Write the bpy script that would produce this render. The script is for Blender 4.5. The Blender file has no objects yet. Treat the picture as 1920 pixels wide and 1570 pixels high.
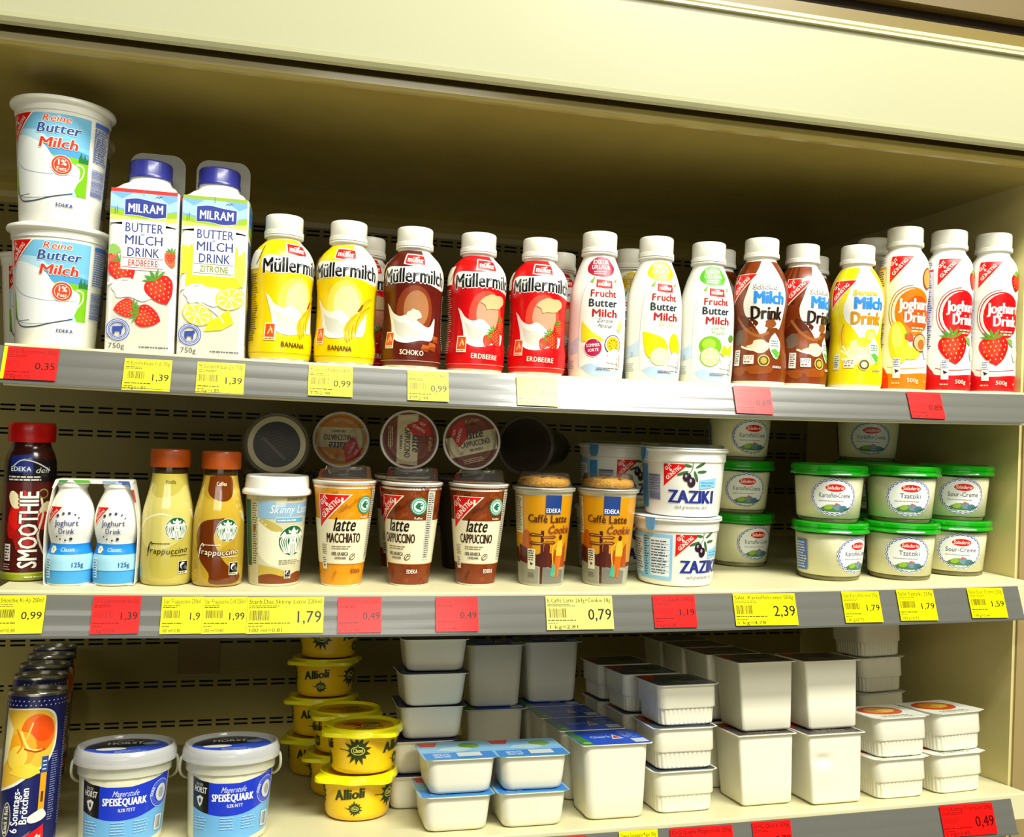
import bpy, math, random
from math import sin, cos, pi, radians, atan2, sqrt, hypot
from mathutils import Matrix, Vector
from mathutils.geometry import tessellate_polygon

SC = bpy.context.scene
COL = SC.collection
random.seed(7)
H = 1.40                       # eye height above the shop floor

# ------------------------------------------------------------------ camera
cam = bpy.data.cameras.new('camera')
cam.sensor_fit = 'HORIZONTAL'; cam.sensor_width = 36.0
cam.lens = 36.0 * 1711.0 / 1920.0
cam.clip_start = 0.02
camo = bpy.data.objects.new('camera', cam); COL.objects.link(camo)
camo.matrix_world = Matrix(((0.9730, -0.0385, -0.2274, 0.0),
                            (-0.2276, 0.0000, -0.9738, -0.92),
                            (0.0375, 0.9993, -0.0088, H),
                            (0, 0, 0, 1)))
SC.camera = camo

# ------------------------------------------------------------------ view + light
SC.view_settings.view_transform = 'Standard'
SC.view_settings.look = 'None'
SC.view_settings.gamma = 1.0
SC.view_settings.use_curve_mapping = False
SC.view_settings.exposure = -0.16

world = bpy.data.worlds.new('shop'); SC.world = world
world.use_nodes = True
bg = world.node_tree.nodes['Background']
bg.inputs[0].default_value = (1.0, 0.90, 0.58, 1); bg.inputs[1].default_value = 0.02

def area(name, loc, target, sx, sy, power, color):
    l = bpy.data.lights.new(name, 'AREA'); l.shape = 'RECTANGLE'; l.size = sx; l.size_y = sy
    l.energy = power; l.color = color
    o = bpy.data.objects.new(name, l); COL.objects.link(o)
    o.location = loc
    o.rotation_euler = (Vector(target) - Vector(loc)).to_track_quat('-Z', 'Y').to_euler()
    return o
WARM = (1.0, 0.99, 0.88)
area('ceiling_lamp', (0.95, -1.55, H + 2.20), (0.95, 0.0, H - .15), 2.8, 0.30, 154, WARM)
area('ceiling_lamp', (1.05, -1.55, H + 1.42), (0.45, 0.0, H), 0.75, 0.36, 30, WARM)
area('ceiling_lamp', (0.50, -4.1, H + 1.70), (0.3, 0.0, H - .2), 1.0, 0.5, 11, WARM)
area('ceiling_lamp', (-0.70, -4.8, H + 1.60), (0.5, 0.0, H - .1), 3.2, 0.55, 29, WARM)
area('low_fill_light', (0.0, -4.2, H - .35), (0.4, 0.0, H + .2), 3.0, 0.9, 14, WARM)  # unseen fill light, added to brighten the cavity ceiling and its front edge

# ------------------------------------------------------------------ materials
_m = {}
def lin(c): return c / 12.92 if c <= .04045 else ((c + .055) / 1.055) ** 2.4
def rgb(h):
    h = h.lstrip('#'); return tuple(lin(int(h[i:i + 2], 16) / 255) for i in (0, 2, 4)) + (1,)
def M(h, rough=.38, coat=0.0, spec=.4, metal=0.0, trans=0.0, alpha=1.0, noise=0.0, bump=0.0, nscale=60.0):
    k = (h, rough, coat, spec, metal, trans, alpha, noise, bump, nscale)
    if k in _m: return _m[k]
    m = bpy.data.materials.new('paint_' + h.strip('#')); m.use_nodes = True
    nt = m.node_tree; b = nt.nodes['Principled BSDF']
    b.inputs['Base Color'].default_value = rgb(h)
    b.inputs['Roughness'].default_value = rough
    b.inputs['Coat Weight'].default_value = coat; b.inputs['Coat Roughness'].default_value = .12
    b.inputs['Specular IOR Level'].default_value = spec
    b.inputs['Metallic'].default_value = metal
    b.inputs['Transmission Weight'].default_value = trans
    b.inputs['Alpha'].default_value = alpha
    if noise or bump:
        tc = nt.nodes.new('ShaderNodeTexCoord'); nz = nt.nodes.new('ShaderNodeTexNoise')
        nz.inputs['Scale'].default_value = nscale; nz.inputs['Detail'].default_value = 5
        nt.links.new(tc.outputs['Object'], nz.inputs['Vector'])
        if noise:
            r = nt.nodes.new('ShaderNodeValToRGB')
            c = rgb(h)
            r.color_ramp.elements[0].position = .3; r.color_ramp.elements[1].position = .7
            r.color_ramp.elements[0].color = tuple(x * (1 - noise) for x in c[:3]) + (1,)
            r.color_ramp.elements[1].color = tuple(min(1, x * (1 + noise * .4)) for x in c[:3]) + (1,)
            nt.links.new(nz.outputs['Fac'], r.inputs['Fac']); nt.links.new(r.outputs['Color'], b.inputs['Base Color'])
        if bump:
            bp = nt.nodes.new('ShaderNodeBump'); bp.inputs['Strength'].default_value = bump
            bp.inputs['Distance'].default_value = .002
            nt.links.new(nz.outputs['Fac'], bp.inputs['Height']); nt.links.new(bp.outputs['Normal'], b.inputs['Normal'])
    _m[k] = m
    return m
def clear(h='#ffffff', gloss=.16, tint=.93, rough=.08, milk=.05):
    k = ('clear', h, gloss, tint, rough, milk)
    if k in _m: return _m[k]
    m = bpy.data.materials.new('clear_plastic'); m.use_nodes = True
    nt = m.node_tree; nt.nodes.clear()
    out = nt.nodes.new('ShaderNodeOutputMaterial'); t = nt.nodes.new('ShaderNodeBsdfTransparent')
    g = nt.nodes.new('ShaderNodeBsdfGlossy'); mx = nt.nodes.new('ShaderNodeMixShader')
    lw = nt.nodes.new('ShaderNodeLayerWeight'); lw.inputs['Blend'].default_value = gloss
    c = rgb(h); t.inputs[0].default_value = tuple(x * tint for x in c[:3]) + (1,)
    g.inputs['Roughness'].default_value = rough; g.inputs['Color'].default_value = (.9, .9, .86, 1)
    nt.links.new(lw.outputs['Fresnel'], mx.inputs[0]); nt.links.new(t.outputs[0], mx.inputs[1])
    df = nt.nodes.new('ShaderNodeBsdfDiffuse'); df.inputs[0].default_value = (.9, .9, .85, 1); m2 = nt.nodes.new('ShaderNodeMixShader'); m2.inputs[0].default_value = milk
    nt.links.new(g.outputs[0], mx.inputs[2]); nt.links.new(mx.outputs[0], m2.inputs[1]); nt.links.new(df.outputs[0], m2.inputs[2]); nt.links.new(m2.outputs[0], out.inputs[0])
    _m[k] = m
    return m

# ------------------------------------------------------------------ objects
def mesh_of(name, verts, faces, mats, fmat=None, smooth=True, normals=None):
    me = bpy.data.meshes.new(name)
    me.from_pydata([(x * .001, y * .001, z * .001) for x, y, z in verts], [], faces)
    for m in mats: me.materials.append(m)
    if fmat: me.polygons.foreach_set('material_index', fmat)
    me.polygons.foreach_set('use_smooth', [smooth] * len(me.polygons))
    me.update()
    if normals: me.normals_split_custom_set_from_vertices(normals)
    return me
def add(name, me, parent=None, label=None):
    o = bpy.data.objects.new(name, me); COL.objects.link(o)
    if parent is not None: o.parent = parent
    if label: o['label'] = label
    return o
def tag(o, label, cat, group=None, kind=None):
    if label: o['label'] = label
    if cat: o['category'] = cat
    if group: o['group'] = group
    if kind: o['kind'] = kind
    return o
def empty(name, label, cat, group=None):
    o = bpy.data.objects.new(name, None); o.empty_display_size = .01; COL.objects.link(o)
    return tag(o, label, cat, group)

def sag(x): return .02 * (x - .2) ** 2       # the long shelves hang a few mm lower in the middle
Z1, Z2, Z3 = .0545, -.1695, -.417
AL = radians(7.0)                            # the bottom shelf slopes down to the back
def on_shelf(o, shelf, x, y, up=0.0, rot=0.0, tilt=None):
    """stand an object on shelf 1 or 2 at x, depth y; on shelf 3 y runs along the slope"""
    R = Matrix.Rotation(radians(rot), 4, 'Z')
    if tilt is not None: R = tilt @ R
    if shelf == 3:
        up += .0006
        p = Vector((x, -.010 + y * cos(AL) + up * sin(AL), H + Z3 + sag(x) - y * sin(AL) + up * cos(AL)))
        R = Matrix.Rotation(-AL, 4, 'X') @ Matrix.Rotation(-math.atan(.04 * (x - .2)), 4, 'Y') @ R
    else:
        p = Vector((x, y, H + (Z1 if shelf == 1 else Z2) + sag(x) + up))
    o.matrix_world = Matrix.Translation(p) @ R
    return o

# ------------------------------------------------------------------ solids
def cr(p0, p1, p2, p3, t):
    return tuple(.5 * (2 * b + (c - a) * t + (2 * a - 5 * b + 4 * c - d) * t * t + (3 * b - a - 3 * c + d) * t ** 3)
                 for a, b, c, d in zip(p0, p1, p2, p3))
def smooth_path(pts, n=6):
    out = []
    for i in range(len(pts) - 1):
        p0 = pts[max(i - 1, 0)]; p1 = pts[i]; p2 = pts[i + 1]; p3 = pts[min(i + 2, len(pts) - 1)]
        for k in range(n): out.append(cr(p0, p1, p2, p3, k / n))
    out.append(pts[-1]); return out
class Prof:
    """profile (r, z) in mm made of pieces; a piece in brackets is a smooth curve"""
    def __init__(s, *pieces):
        s.pts = []
        for p in pieces:
            q = smooth_path(p) if isinstance(p, list) and len(p) > 2 else list(p)
            for a in q:
                if not s.pts or hypot(a[0] - s.pts[-1][0], a[1] - s.pts[-1][1]) > 1e-4: s.pts.append(a)
        zs = []
        for r, z in s.pts:
            if not zs or z > zs[-1][0] + 1e-5: zs.append((z, r))
        s.zr = zs
    def r(s, z):
        zr = s.zr
        if z <= zr[0][0]: return zr[0][1]
        for i in range(len(zr) - 1):
            if z <= zr[i + 1][0]:
                a, b = zr[i], zr[i + 1]; return a[1] + (b[1] - a[1]) * (z - a[0]) / (b[0] - a[0])
        return zr[-1][1]
def lathe(pts, n=56, mod=None, closed=True):
    """revolve (r, z) points; mod(angle, r, z) -> (r, z)"""
    v = []; f = []; rows = []
    for r, z in pts:
        if r < 1e-4:
            rows.append([len(v)]); v.append((0, 0, z)); continue
        row = []
        for k in range(n):
            a = 2 * pi * k / n; rr, zz = (r, z) if mod is None else mod(a, r, z)
            row.append(len(v)); v.append((rr * sin(a), -rr * cos(a), zz))
        rows.append(row)
    for A, B in zip(rows, rows[1:]):
        if len(A) == 1 and len(B) == 1: continue
        for k in range(n):
            j = (k + 1) % n
            if len(A) == 1: f.append((A[0], B[j], B[k]))
            elif len(B) == 1: f.append((A[k], A[j], B[0]))
            else: f.append((A[k], A[j], B[j], B[k]))
    if closed:
        if len(rows[0]) > 1: f.append(tuple(reversed(rows[0])))
        if len(rows[-1]) > 1: f.append(tuple(rows[-1]))
    return v, f
def rrect(hx, hy, r, m=6):
    r = min(r, hx - .01, hy - .01); p = []
    for cx, cy, a0 in ((hx - r, -hy + r, -90), (hx - r, hy - r, 0), (-hx + r, hy - r, 90), (-hx + r, -hy + r, 180)):
        for k in range(m + 1):
            a = radians(a0 + 90 * k / m); p.append((cx + r * cos(a), cy + r * sin(a)))
    return p
def loft(rings, cap0=True, cap1=True):
    v = []; f = []; n = len(rings[0])
    for r in rings: v += r
    for i in range(len(rings) - 1):
        for k in range(n):
            j = (k + 1) % n
            f.append((i * n + k, i * n + j, (i + 1) * n + j, (i + 1) * n + k))
    if cap0: f.append(tuple(reversed(range(n))))
    if cap1: f.append(tuple(range((len(rings) - 1) * n, len(rings) * n)))
    return v, f
def sect(z, hx, hy, r, m=6): return [(x, y, z) for x, y in rrect(hx, hy, r, m)]
def box(x0, x1, y0, y1, z0, z1, b=0.0):
    if b <= 0:
        v = [(x, y, z) for z in (z0, z1) for x, y in ((x0, y0), (x1, y0), (x1, y1), (x0, y1))]
        return v, [(3, 2, 1, 0), (4, 5, 6, 7), (0, 1, 5, 4), (1, 2, 6, 5), (2, 3, 7, 6), (3, 0, 4, 7)]
    cx, cy = (x0 + x1) / 2, (y0 + y1) / 2; hx, hy = (x1 - x0) / 2, (y1 - y0) / 2
    q = lambda z, d: [(x + cx, y + cy, z) for x, y in rrect(hx - d, hy - d, b * 1.2, 3)]
    return loft([q(z0, b * .6), q(z0 + b, 0), q(z1 - b, 0), q(z1, b * .6)])
def tube(pts, r, n=8, closed=False):
    P = [Vector(p) for p in pts]; v = []; f = []; N = len(P)
    for i, p in enumerate(P):
        t = (P[min(i + 1, N - 1)] - P[max(i - 1, 0)]).normalized()
        u = t.cross(Vector((0, 1, 0)));
        if u.length < 1e-3: u = t.cross(Vector((1, 0, 0)))
        u.normalize(); w = t.cross(u)
        for k in range(n):
            a = 2 * pi * k / n; q = p + (u * cos(a) + w * sin(a)) * r; v.append(tuple(q))
    for i in range(N - 1):
        for k in range(n):
            j = (k + 1) % n; f.append((i * n + k, i * n + j, (i + 1) * n + j, (i + 1) * n + k))
    f.append(tuple(reversed(range(n)))); f.append(tuple(range((N - 1) * n, N * n)))
    return v, f
def merge(*parts):
    v = []; f = []
    for a, b in parts:
        o = len(v); v += a; f += [tuple(i + o for i in q) for q in b]
    return v, f
def moved(p, dx=0, dy=0, dz=0):
    return [(x + dx, y + dy, z + dz) for x, y, z in p[0]], p[1]

# ------------------------------------------------------------------ lettering, cut once per character
CH = "ABCDEFGHIJKLMNOPQRSTUVWXYZÄÖÜabcdefghijklmnopqrstuvwxyzäöüéè0123456789&%.,-+=/:'"
BOLD = (0.0,)
HEFT = {0: ((0, 0),), 1: ((-.011, 0), (.011, 0)), 2: ((-.03, -.008), (0, .008), (.03, -.008)), 3: tuple((.056 * cos(k * pi / 4), .056 * sin(k * pi / 4)) for k in range(8)), 4: ((-.055, 0), (-.02, .01), (.02, -.01), (.055, 0))}
_g = {}
def cut_glyphs():
    made = []
    for b in BOLD:
        for c in CH:
            cu = bpy.data.curves.new('g', 'FONT'); cu.body = c; cu.size = 1; cu.offset = b
            cu.resolution_u = 2; cu.fill_mode = 'FRONT'
            o = bpy.data.objects.new('g', cu); COL.objects.link(o); made.append((c, b, o, cu))
    dg = bpy.context.evaluated_depsgraph_get()
    cap = None
    for c, b, o, cu in made:
        me = o.evaluated_get(dg).to_mesh()
        vs = [(v.co.x, v.co.y) for v in me.vertices]
        fs = [[vs[i] for i in p.vertices] for p in me.polygons]
        if c == 'H' and b == 0: cap = max(y for _, y in vs)
        _g[(c, b)] = (fs, min(x for x, _ in vs), max(x for x, _ in vs))
    adv = {}
    for c in CH:
        _, x0, x1 = _g[(c, 0.0)]; adv[c] = x1 + x0 if x0 > 0 else x1 + .04
    for c, b, o, cu in made:
        bpy.data.objects.remove(o); bpy.data.curves.remove(cu)
    _g['cap'] = cap; _g['adv'] = adv
cut_glyphs()

# ------------------------------------------------------------------ printed artwork, in mm
def ell(cx, cy, rx, ry, n=24, a0=0, a1=360, rot=0):
    c, s = cos(radians(rot)), sin(radians(rot)); p = []
    for k in range(n + (a1 - a0 < 360)):
        a = radians(a0 + (a1 - a0) * k / n); x, y = rx * cos(a), ry * sin(a)
        p.append((cx + x * c - y * s, cy + x * s + y * c))
    return p
class Art:
    def __init__(s): s.items = []; s.lay = 0
    def conv(s, col, pts): s.items.append((col, s.lay, pts)); 
    def poly(s, pts, col):
        s.lay += 1
        for t in tessellate_polygon([[Vector((x, y, 0)) for x, y in pts]]):
            s.items.append((col, s.lay, [pts[i] for i in t]))
        return s
    def rect(s, x0, y0, x1, y1, col): s.lay += 1; s.conv(col, [(x0, y0), (x1, y0), (x1, y1), (x0, y1)]); return s
    def ell(s, cx, cy, rx, ry, col, rot=0, n=24): s.lay += 1; s.conv(col, ell(cx, cy, rx, ry, n, rot=rot)); return s
    def ring(s, cx, cy, r0, r1, col, n=28, ry=1.0, a0=0, a1=360):
        s.lay += 1
        for k in range(n):
            a, b = radians(a0 + (a1 - a0) * k / n), radians(a0 + (a1 - a0) * (k + 1) / n)
            s.conv(col, [(cx + r * cos(t), cy + r * ry * sin(t)) for r, t in ((r0, a), (r1, a), (r1, b), (r0, b))])
        return s
    def stroke(s, pts, w, col, smooth=True):
        s.lay += 1
        if smooth and len(pts) > 2: pts = smooth_path(pts, 5)
        L = []; N = len(pts)
        for i, (x, y) in enumerate(pts):
            ax, ay = pts[max(i - 1, 0)]; bx, by = pts[min(i + 1, N - 1)]
            l = hypot(bx - ax, by - ay) or 1; nx, ny = -(by - ay) / l, (bx - ax) / l
            L.append(((x + nx * w / 2, y + ny * w / 2), (x - nx * w / 2, y - ny * w / 2)))
        for a, b in zip(L, L[1:]): s.conv(col, [a[0], a[1], b[1], b[0]])
        return s
    def text(s, t, x, y, h, col, w=None, bold=1, shear=0.0, rot=0, al='c', out=None, arc=0.0):
        """baseline at y; x is the centre (c) or left (l); out = outline colour"""
        k = h / _g['cap']; W = 0; pos = []
        for c in t:
            pos.append(W); W += (.3 if c == ' ' else _g['adv'].get(c, .5))
        kx = k if w is None else w / W
        x0 = -W * kx / 2 if al == 'c' else (0 if al == 'l' else -W * kx)
        cr_, sr = cos(radians(rot)), sin(radians(rot))
        layers = ([(out, 3)] if out else []) + [(col, bold)]
        for cc, b in layers:
            s.lay += 1
            for c, p in zip(t, pos):
                if (c, 0.0) not in _g: continue
                for hn, (hx, hy) in enumerate(HEFT[b]):
                    for tri in _g[(c, 0.0)][0]:
                        q = []
                        for gx, gy in tri:
                            gx += hx; gy += hy
                            xx = x0 + (p + gx) * kx + shear * gy * k; yy = gy * k + arc * xx * xx
                            q.append((x + xx * cr_ - yy * sr, y + xx * sr + yy * cr_))
                        s.items.append((cc, s.lay + hn, q))
            s.lay += len(HEFT[b]) - 1
        return s
    def lines(s, x0, y0, x1, y1, n, col, fill=.55, vert=False):
        """small print: rows of short dashes"""
        s.lay += 1; rng = random.Random(n * 31 + int(abs(x0) * 7))
        dy = (y1 - y0) / n
        for i in range(n):
            yy = y0 + dy * (i + .2); hh = dy * fill
            x = x0; end = x1 - rng.random() * .25 * (x1 - x0)
            while x < end:
                l = min(rng.uniform(.8, 3.2) * max(.6, abs(dy) * .8), end - x)
                s.conv(col, [(x, yy), (x + l, yy), (x + l, yy + hh), (x, yy + hh)]); x += l + max(.35, abs(dy) * .3)
        return s
    def bars(s, x0, y0, x1, y1, col, horiz=False, n=22):
        s.lay += 1; rng = random.Random(int(x0 * 13 + y0 * 7)); L = (y1 - y0) if horiz else (x1 - x0); t = 0
        while t < L * .97:
            w = rng.choice((.25, .25, .5, .75)) * L / n; w = min(w, L - t)
            if horiz: s.conv(col, [(x0, y0 + t), (x1, y0 + t), (x1, y0 + t + w), (x0, y0 + t + w)])
            else: s.conv(col, [(x0 + t, y0), (x0 + t + w, y0), (x0 + t + w, y1), (x0 + t, y1)])
            t += w + rng.choice((.3, .4, .6)) * L / n
        return s
    # --- motifs that several packs share
    def corner(s, x, y, w, h, k=1.0):
        """red corner triangle with the white slogan along its long side"""
        s.poly([(x - .7, y + .6), (x + w + 2.4, y + .6), (x - .7, y - h - 2.2)], '#fff2d8')
        s.poly([(x, y), (x + w, y), (x, y - h)], '#e00d0b')
        ang = math.degrees(atan2(h, w)); L = hypot(w, h); nx, ny = -h / L, w / L
        mx, my = x + w / 2, y - h / 2
        q = w / 24 * k
        d = h * w / L
        s.text('GÜNSTIG', mx + nx * d * .10, my + ny * d * .10, 3.7 * q, '#fff8ec', w=L * .56, bold=2, rot=ang)
        s.text('&', mx + nx * d * .36, my + ny * d * .36, 2.9 * q, '#fff8ec', bold=2, rot=ang)
        s.text('GUT', mx + nx * d * .56, my + ny * d * .56, 3.5 * q, '#fff8ec', w=L * .24, bold=2, rot=ang)
        return s
    def berry(s, cx, cy, r, rot=0, red='#d9130f'):
        c, n = cos(radians(rot)), sin(radians(rot))
        T = lambda p: [(cx + x * r * c - y * r * n, cy + x * r * n + y * r * c) for x, y in p]
        body = smooth_path([(0, -1.15), (.55, -.7), (.95, .1), (.8, .65), (.3, .85), (-.3, .85), (-.8, .65), (-.95, .1), (-.55, -.7), (0, -1.15)], 3)[:-1]
        s.poly(T(body), red)
        s.poly(T([(x * .6 - .15, y * .6 + .1) for x, y in body]), '#ee3a22')
        s.lay += 1
        for i in range(5):
            for j in range(5):
                x, y = -.64 + .32 * j + .12 * (i % 2), -.7 + .3 * i
                if abs(x) < .8 - max(0, -y) * .45: s.conv('#f6c05a', T([(x - .05, y), (x, y - .08), (x + .05, y), (x, y + .08)]))
        s.lay += 1
        for a in (25, 60, 95, 130, 160):
            q = radians(a); s.conv('#4d9a22', T([(0, .62), (cos(q - .22) * .5, .7 + sin(q - .22) * .4), (cos(q) * .95, .7 + sin(q) * .75), (cos(q + .22) * .5, .7 + sin(q + .22) * .4)]))
        return s
    def lemon(s, cx, cy, r, rot=0, sy=.8, rind='#f5d800', pulp='#ffe93c'):
        s.ell(cx, cy, r, r * sy, rind, rot); s.ell(cx, cy, r * .9, r * sy * .9, '#fffbd0', rot); s.lay += 1
        for k in range(8):
            a, b = k * 45 + 5, k * 45 + 40
            p = [(cx, cy)] + ell(cx, cy, r * .82, r * sy * .82, 4, a, b, rot)
            m = (sum(x for x, _ in p) / len(p), sum(y for _, y in p) / len(p))
            s.conv(pulp, [(m[0] + (x - m[0]) * .92, m[1] + (y - m[1]) * .92) for x, y in p])
        return s
    def banana(s, cx, cy, l, rot=0, w=.24, col='#f2c21a'):
        c, n = cos(radians(rot)), sin(radians(rot))
        P = [(x, .35 * (1 - x * x)) for x in (-1, -.6, -.2, .2, .6, 1)]
        up = [(x, y + w * (1 - abs(x) ** 3) + .03) for x, y in P]; dn = [(x, y - w * (1 - abs(x) ** 3) - .03) for x, y in P]
        T = lambda q: [(cx + x * l * c - y * l * n, cy + x * l * n + y * l * c) for x, y in q]
        s.poly(T(smooth_path(up, 3) + smooth_path(dn, 3)[::-1]), col)
        s.stroke(T(P), l * .05, '#b98309'); return s
    def blob(s, cx, cy, rx, ry, col, seed=1, k=.25, n=14):
        rng = random.Random(seed)
        p = [(cx + rx * cos(2 * pi * i / n) * (1 + k * rng.uniform(-1, 1)), cy + ry * sin(2 * pi * i / n) * (1 + k * rng.uniform(-1, 1))) for i in range(n)]
        q = smooth_path(p + [p[0]], 3)[:-1]
        return s.poly(q, col)
    def siren(s, cx, cy, r):
        s.ell(cx, cy, r, r, '#f4f2e0'); s.ell(cx, cy, r * .97, r * .97, '#12603a')
        W = '#f4f2e0'
        for sg in (-1, 1):
            for i, d in enumerate((.42, .56, .7, .83)):
                s.stroke([(cx + sg * r * (.22 + .1 * i), cy + r * .42), (cx + sg * r * d, cy + r * .05), (cx + sg * r * (d - .06), cy - r * .35), (cx + sg * r * (d * .62), cy - r * .8)], r * .075, W)
            s.poly([(cx + sg * r * .62, cy + r * .62), (cx + sg * r * .95, cy + r * .2), (cx + sg * r * .72, cy + r * .28), (cx + sg * r * .5, cy + r * .45)], W)
        s.ell(cx, cy - r * .42, r * .34, r * .55, W, n=18)
        s.ell(cx, cy + r * .18, r * .28, r * .36, W, n=18)
        s.poly([(cx - r * .34, cy + r * .5), (cx - r * .38, cy + r * .72), (cx - r * .17, cy + r * .62), (cx, cy + r * .9), (cx + r * .17, cy + r * .62), (cx + r * .38, cy + r * .72), (cx + r * .34, cy + r * .5)], W)
        G = '#12603a'
        for sg in (-1, 1): s.ell(cx + sg * r * .11, cy + r * .22, r * .06, r * .025, G, n=10)
        s.ell(cx, cy + r * .02, r * .07, r * .025, G, n=10); s.stroke([(cx, cy + r * .2), (cx - r * .03, cy + r * .1), (cx + r * .02, cy + r * .09)], r * .025, G)
        for x in (-.16, 0, .16): s.stroke([(cx + r * x, cy - r * .2), (cx + r * (x * .8 + .03), cy - r * .5), (cx + r * x, cy - r * .9)], r * .035, G)
        return s
    def fair(s, x, y, w):
        s.rect(x - .5, y - .5, x + w + .5, y + w * 1.2 + .5, '#efe9c8'); s.rect(x, y + w * .2, x + w, y + w * 1.2, '#15120f')
        s.ell(x + w * .45, y + w * .78, w * .3, w * .34, '#e8eef0'); s.ell(x + w * .5, y + w * .66, w * .22, w * .22, '#15120f')
        s.poly([(x + w * .5, y + w * .55), (x + w * .95, y + w * .3), (x + w, y + w * .6), (x + w * .7, y + w * .75)], '#5b6f86')
        s.ell(x + w * .62, y + w * .86, w * .13, w * .13, '#15120f'); s.lines(x, y, x + w, y + w * .18, 1, '#15120f'); return s
    def frogseal(s, cx, cy, r):
        s.lay += 1; p = []
        for k in range(40): q = r * (1.0 if k % 2 else .92); p.append((cx + q * cos(pi * k / 20), cy + q * sin(pi * k / 20)))
        s.poly(p, '#3d8f74'); s.ring(cx, cy, r * .72, r * .82, '#bcdccb', n=24); s.ell(cx, cy, r * .62, r * .62, '#cfe3d6')
        s.poly([(cx - r * .45, cy - r * .05), (cx - r * .1, cy + r * .4), (cx + r * .32, cy + r * .3), (cx + r * .42, cy + r * .05), (cx + r * .1, cy - r * .05), (cx + r * .3, cy - r * .42), (cx - r * .2, cy - r * .3)], '#1f6f57')
        s.ell(cx + r * .2, cy + r * .2, r * .07, r * .07, '#f4f8ee', n=10); s.text('Kaffee', cx, cy - r * 1.42, r * .24, '#efe6c8', bold=2); return s
    def bottlebin(s, x, y, w, h):
        s.rect(x, y, x + w, y + h, '#e9e6d8'); s.lines(x + w * .15, y + h * .45, x + w * .9, y + h * .95, 4, '#4a4a55')
        s.poly([(x + w * .3, y + h * .4), (x + w * .75, y + h * .3), (x + w * .45, y + h * .12)], '#2a2a35'); return s

def strips(p, step, ax):
    lo = min(q[ax] for q in p); hi = max(q[ax] for q in p)
    k0 = math.floor(lo / step + 1e-9); k1 = math.ceil(hi / step - 1e-9)
    if k1 - k0 <= 1: return [p]
    out = []; rest = p
    for k in range(k0 + 1, k1):
        c = k * step; A = []; B = []
        n = len(rest)
        for i in range(n):
            a, b = rest[i], rest[(i + 1) % n]; da, db = a[ax] - c, b[ax] - c
            if da <= 0: A.append(a)
            if da >= 0: B.append(a)
            if da * db < 0:
                t = da / (da - db); m = (a[0] + (b[0] - a[0]) * t, a[1] + (b[1] - a[1]) * t); A.append(m); B.append(m)
        if len(A) > 2: out.append(A)
        rest = B
        if len(rest) < 3: return out
    if len(rest) > 2: out.append(rest)
    return out
def clipped(p, lo, hi, ax=0):
    for c, sg in ((lo, 1), (hi, -1)):
        out = []; n = len(p)
        for i in range(n):
            a, b = p[i], p[(i + 1) % n]; da, db = (a[ax] - c) * sg, (b[ax] - c) * sg
            if da >= 0: out.append(a)
            if da * db < 0:
                t = da / (da - db); out.append((a[0] + (b[0] - a[0]) * t, a[1] + (b[1] - a[1]) * t))
        p = out
        if len(p) < 3: return []
    return p
def printed(name, art, mp, su=0.0, sv=0.0, off=.22, lay=.04, mats=None, rough=.34, coat=0.0, clip=None, extra=None):
    """lay artwork on a surface: mp(u, v, d) -> xyz mm, d = height above the surface"""
    v = []; f = []; fm = []; nr = []; mi = {}; ml = []
    last = None; rank = 0; ranks = {}
    for it in art.items:
        if it[1] not in ranks: ranks[it[1]] = len(ranks)
    for col, L, p in art.items:
        if col not in mi:
            mi[col] = len(ml); ml.append(col if not isinstance(col, str) else M(col, rough, coat))
        d = off + min(lay, .95 / len(ranks)) * ranks[L]
        if clip:
            p = clipped(p, clip[0], clip[1])
            if not p: continue
        pieces = [p]
        if su: pieces = [q for a in pieces for q in strips(a, su, 0)]
        if sv: pieces = [q for a in pieces for q in strips(a, sv, 1)]
        for q in pieces:
            ar = sum(q[i][0] * q[(i + 1) % len(q)][1] - q[(i + 1) % len(q)][0] * q[i][1] for i in range(len(q)))
            if abs(ar) < 1e-5: continue
            if ar < 0: q = q[::-1]
            b = len(v)
            for x, y in q:
                P = mp(x, y, d); v.append(P)
                if su or sv:
                    A = Vector(mp(x + .05, y, d)) - Vector(mp(x - .05, y, d)); B = Vector(mp(x, y + .05, d)) - Vector(mp(x, y - .05, d))
                    nn = A.cross(B); nn.normalize(); nr.append(nn)
            f.append(tuple(range(b, b + len(q)))); fm.append(mi[col])
    if extra:
        ev, ef, em = extra; b = len(v); v += ev; f += [tuple(i + b for i in q) for q in ef]; ml.append(em); fm += [len(ml) - 1] * len(ef); nr += [Vector((0, 0, 1))] * len(ev)
    return mesh_of(name, v, f, ml, fm, True, nr if nr else None)
def around(prof, R):
    r = prof.r
    def mp(u, v, d):
        a = u / R; q = r(v) + d; return (q * sin(a), -q * cos(a), v)
    return mp
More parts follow.
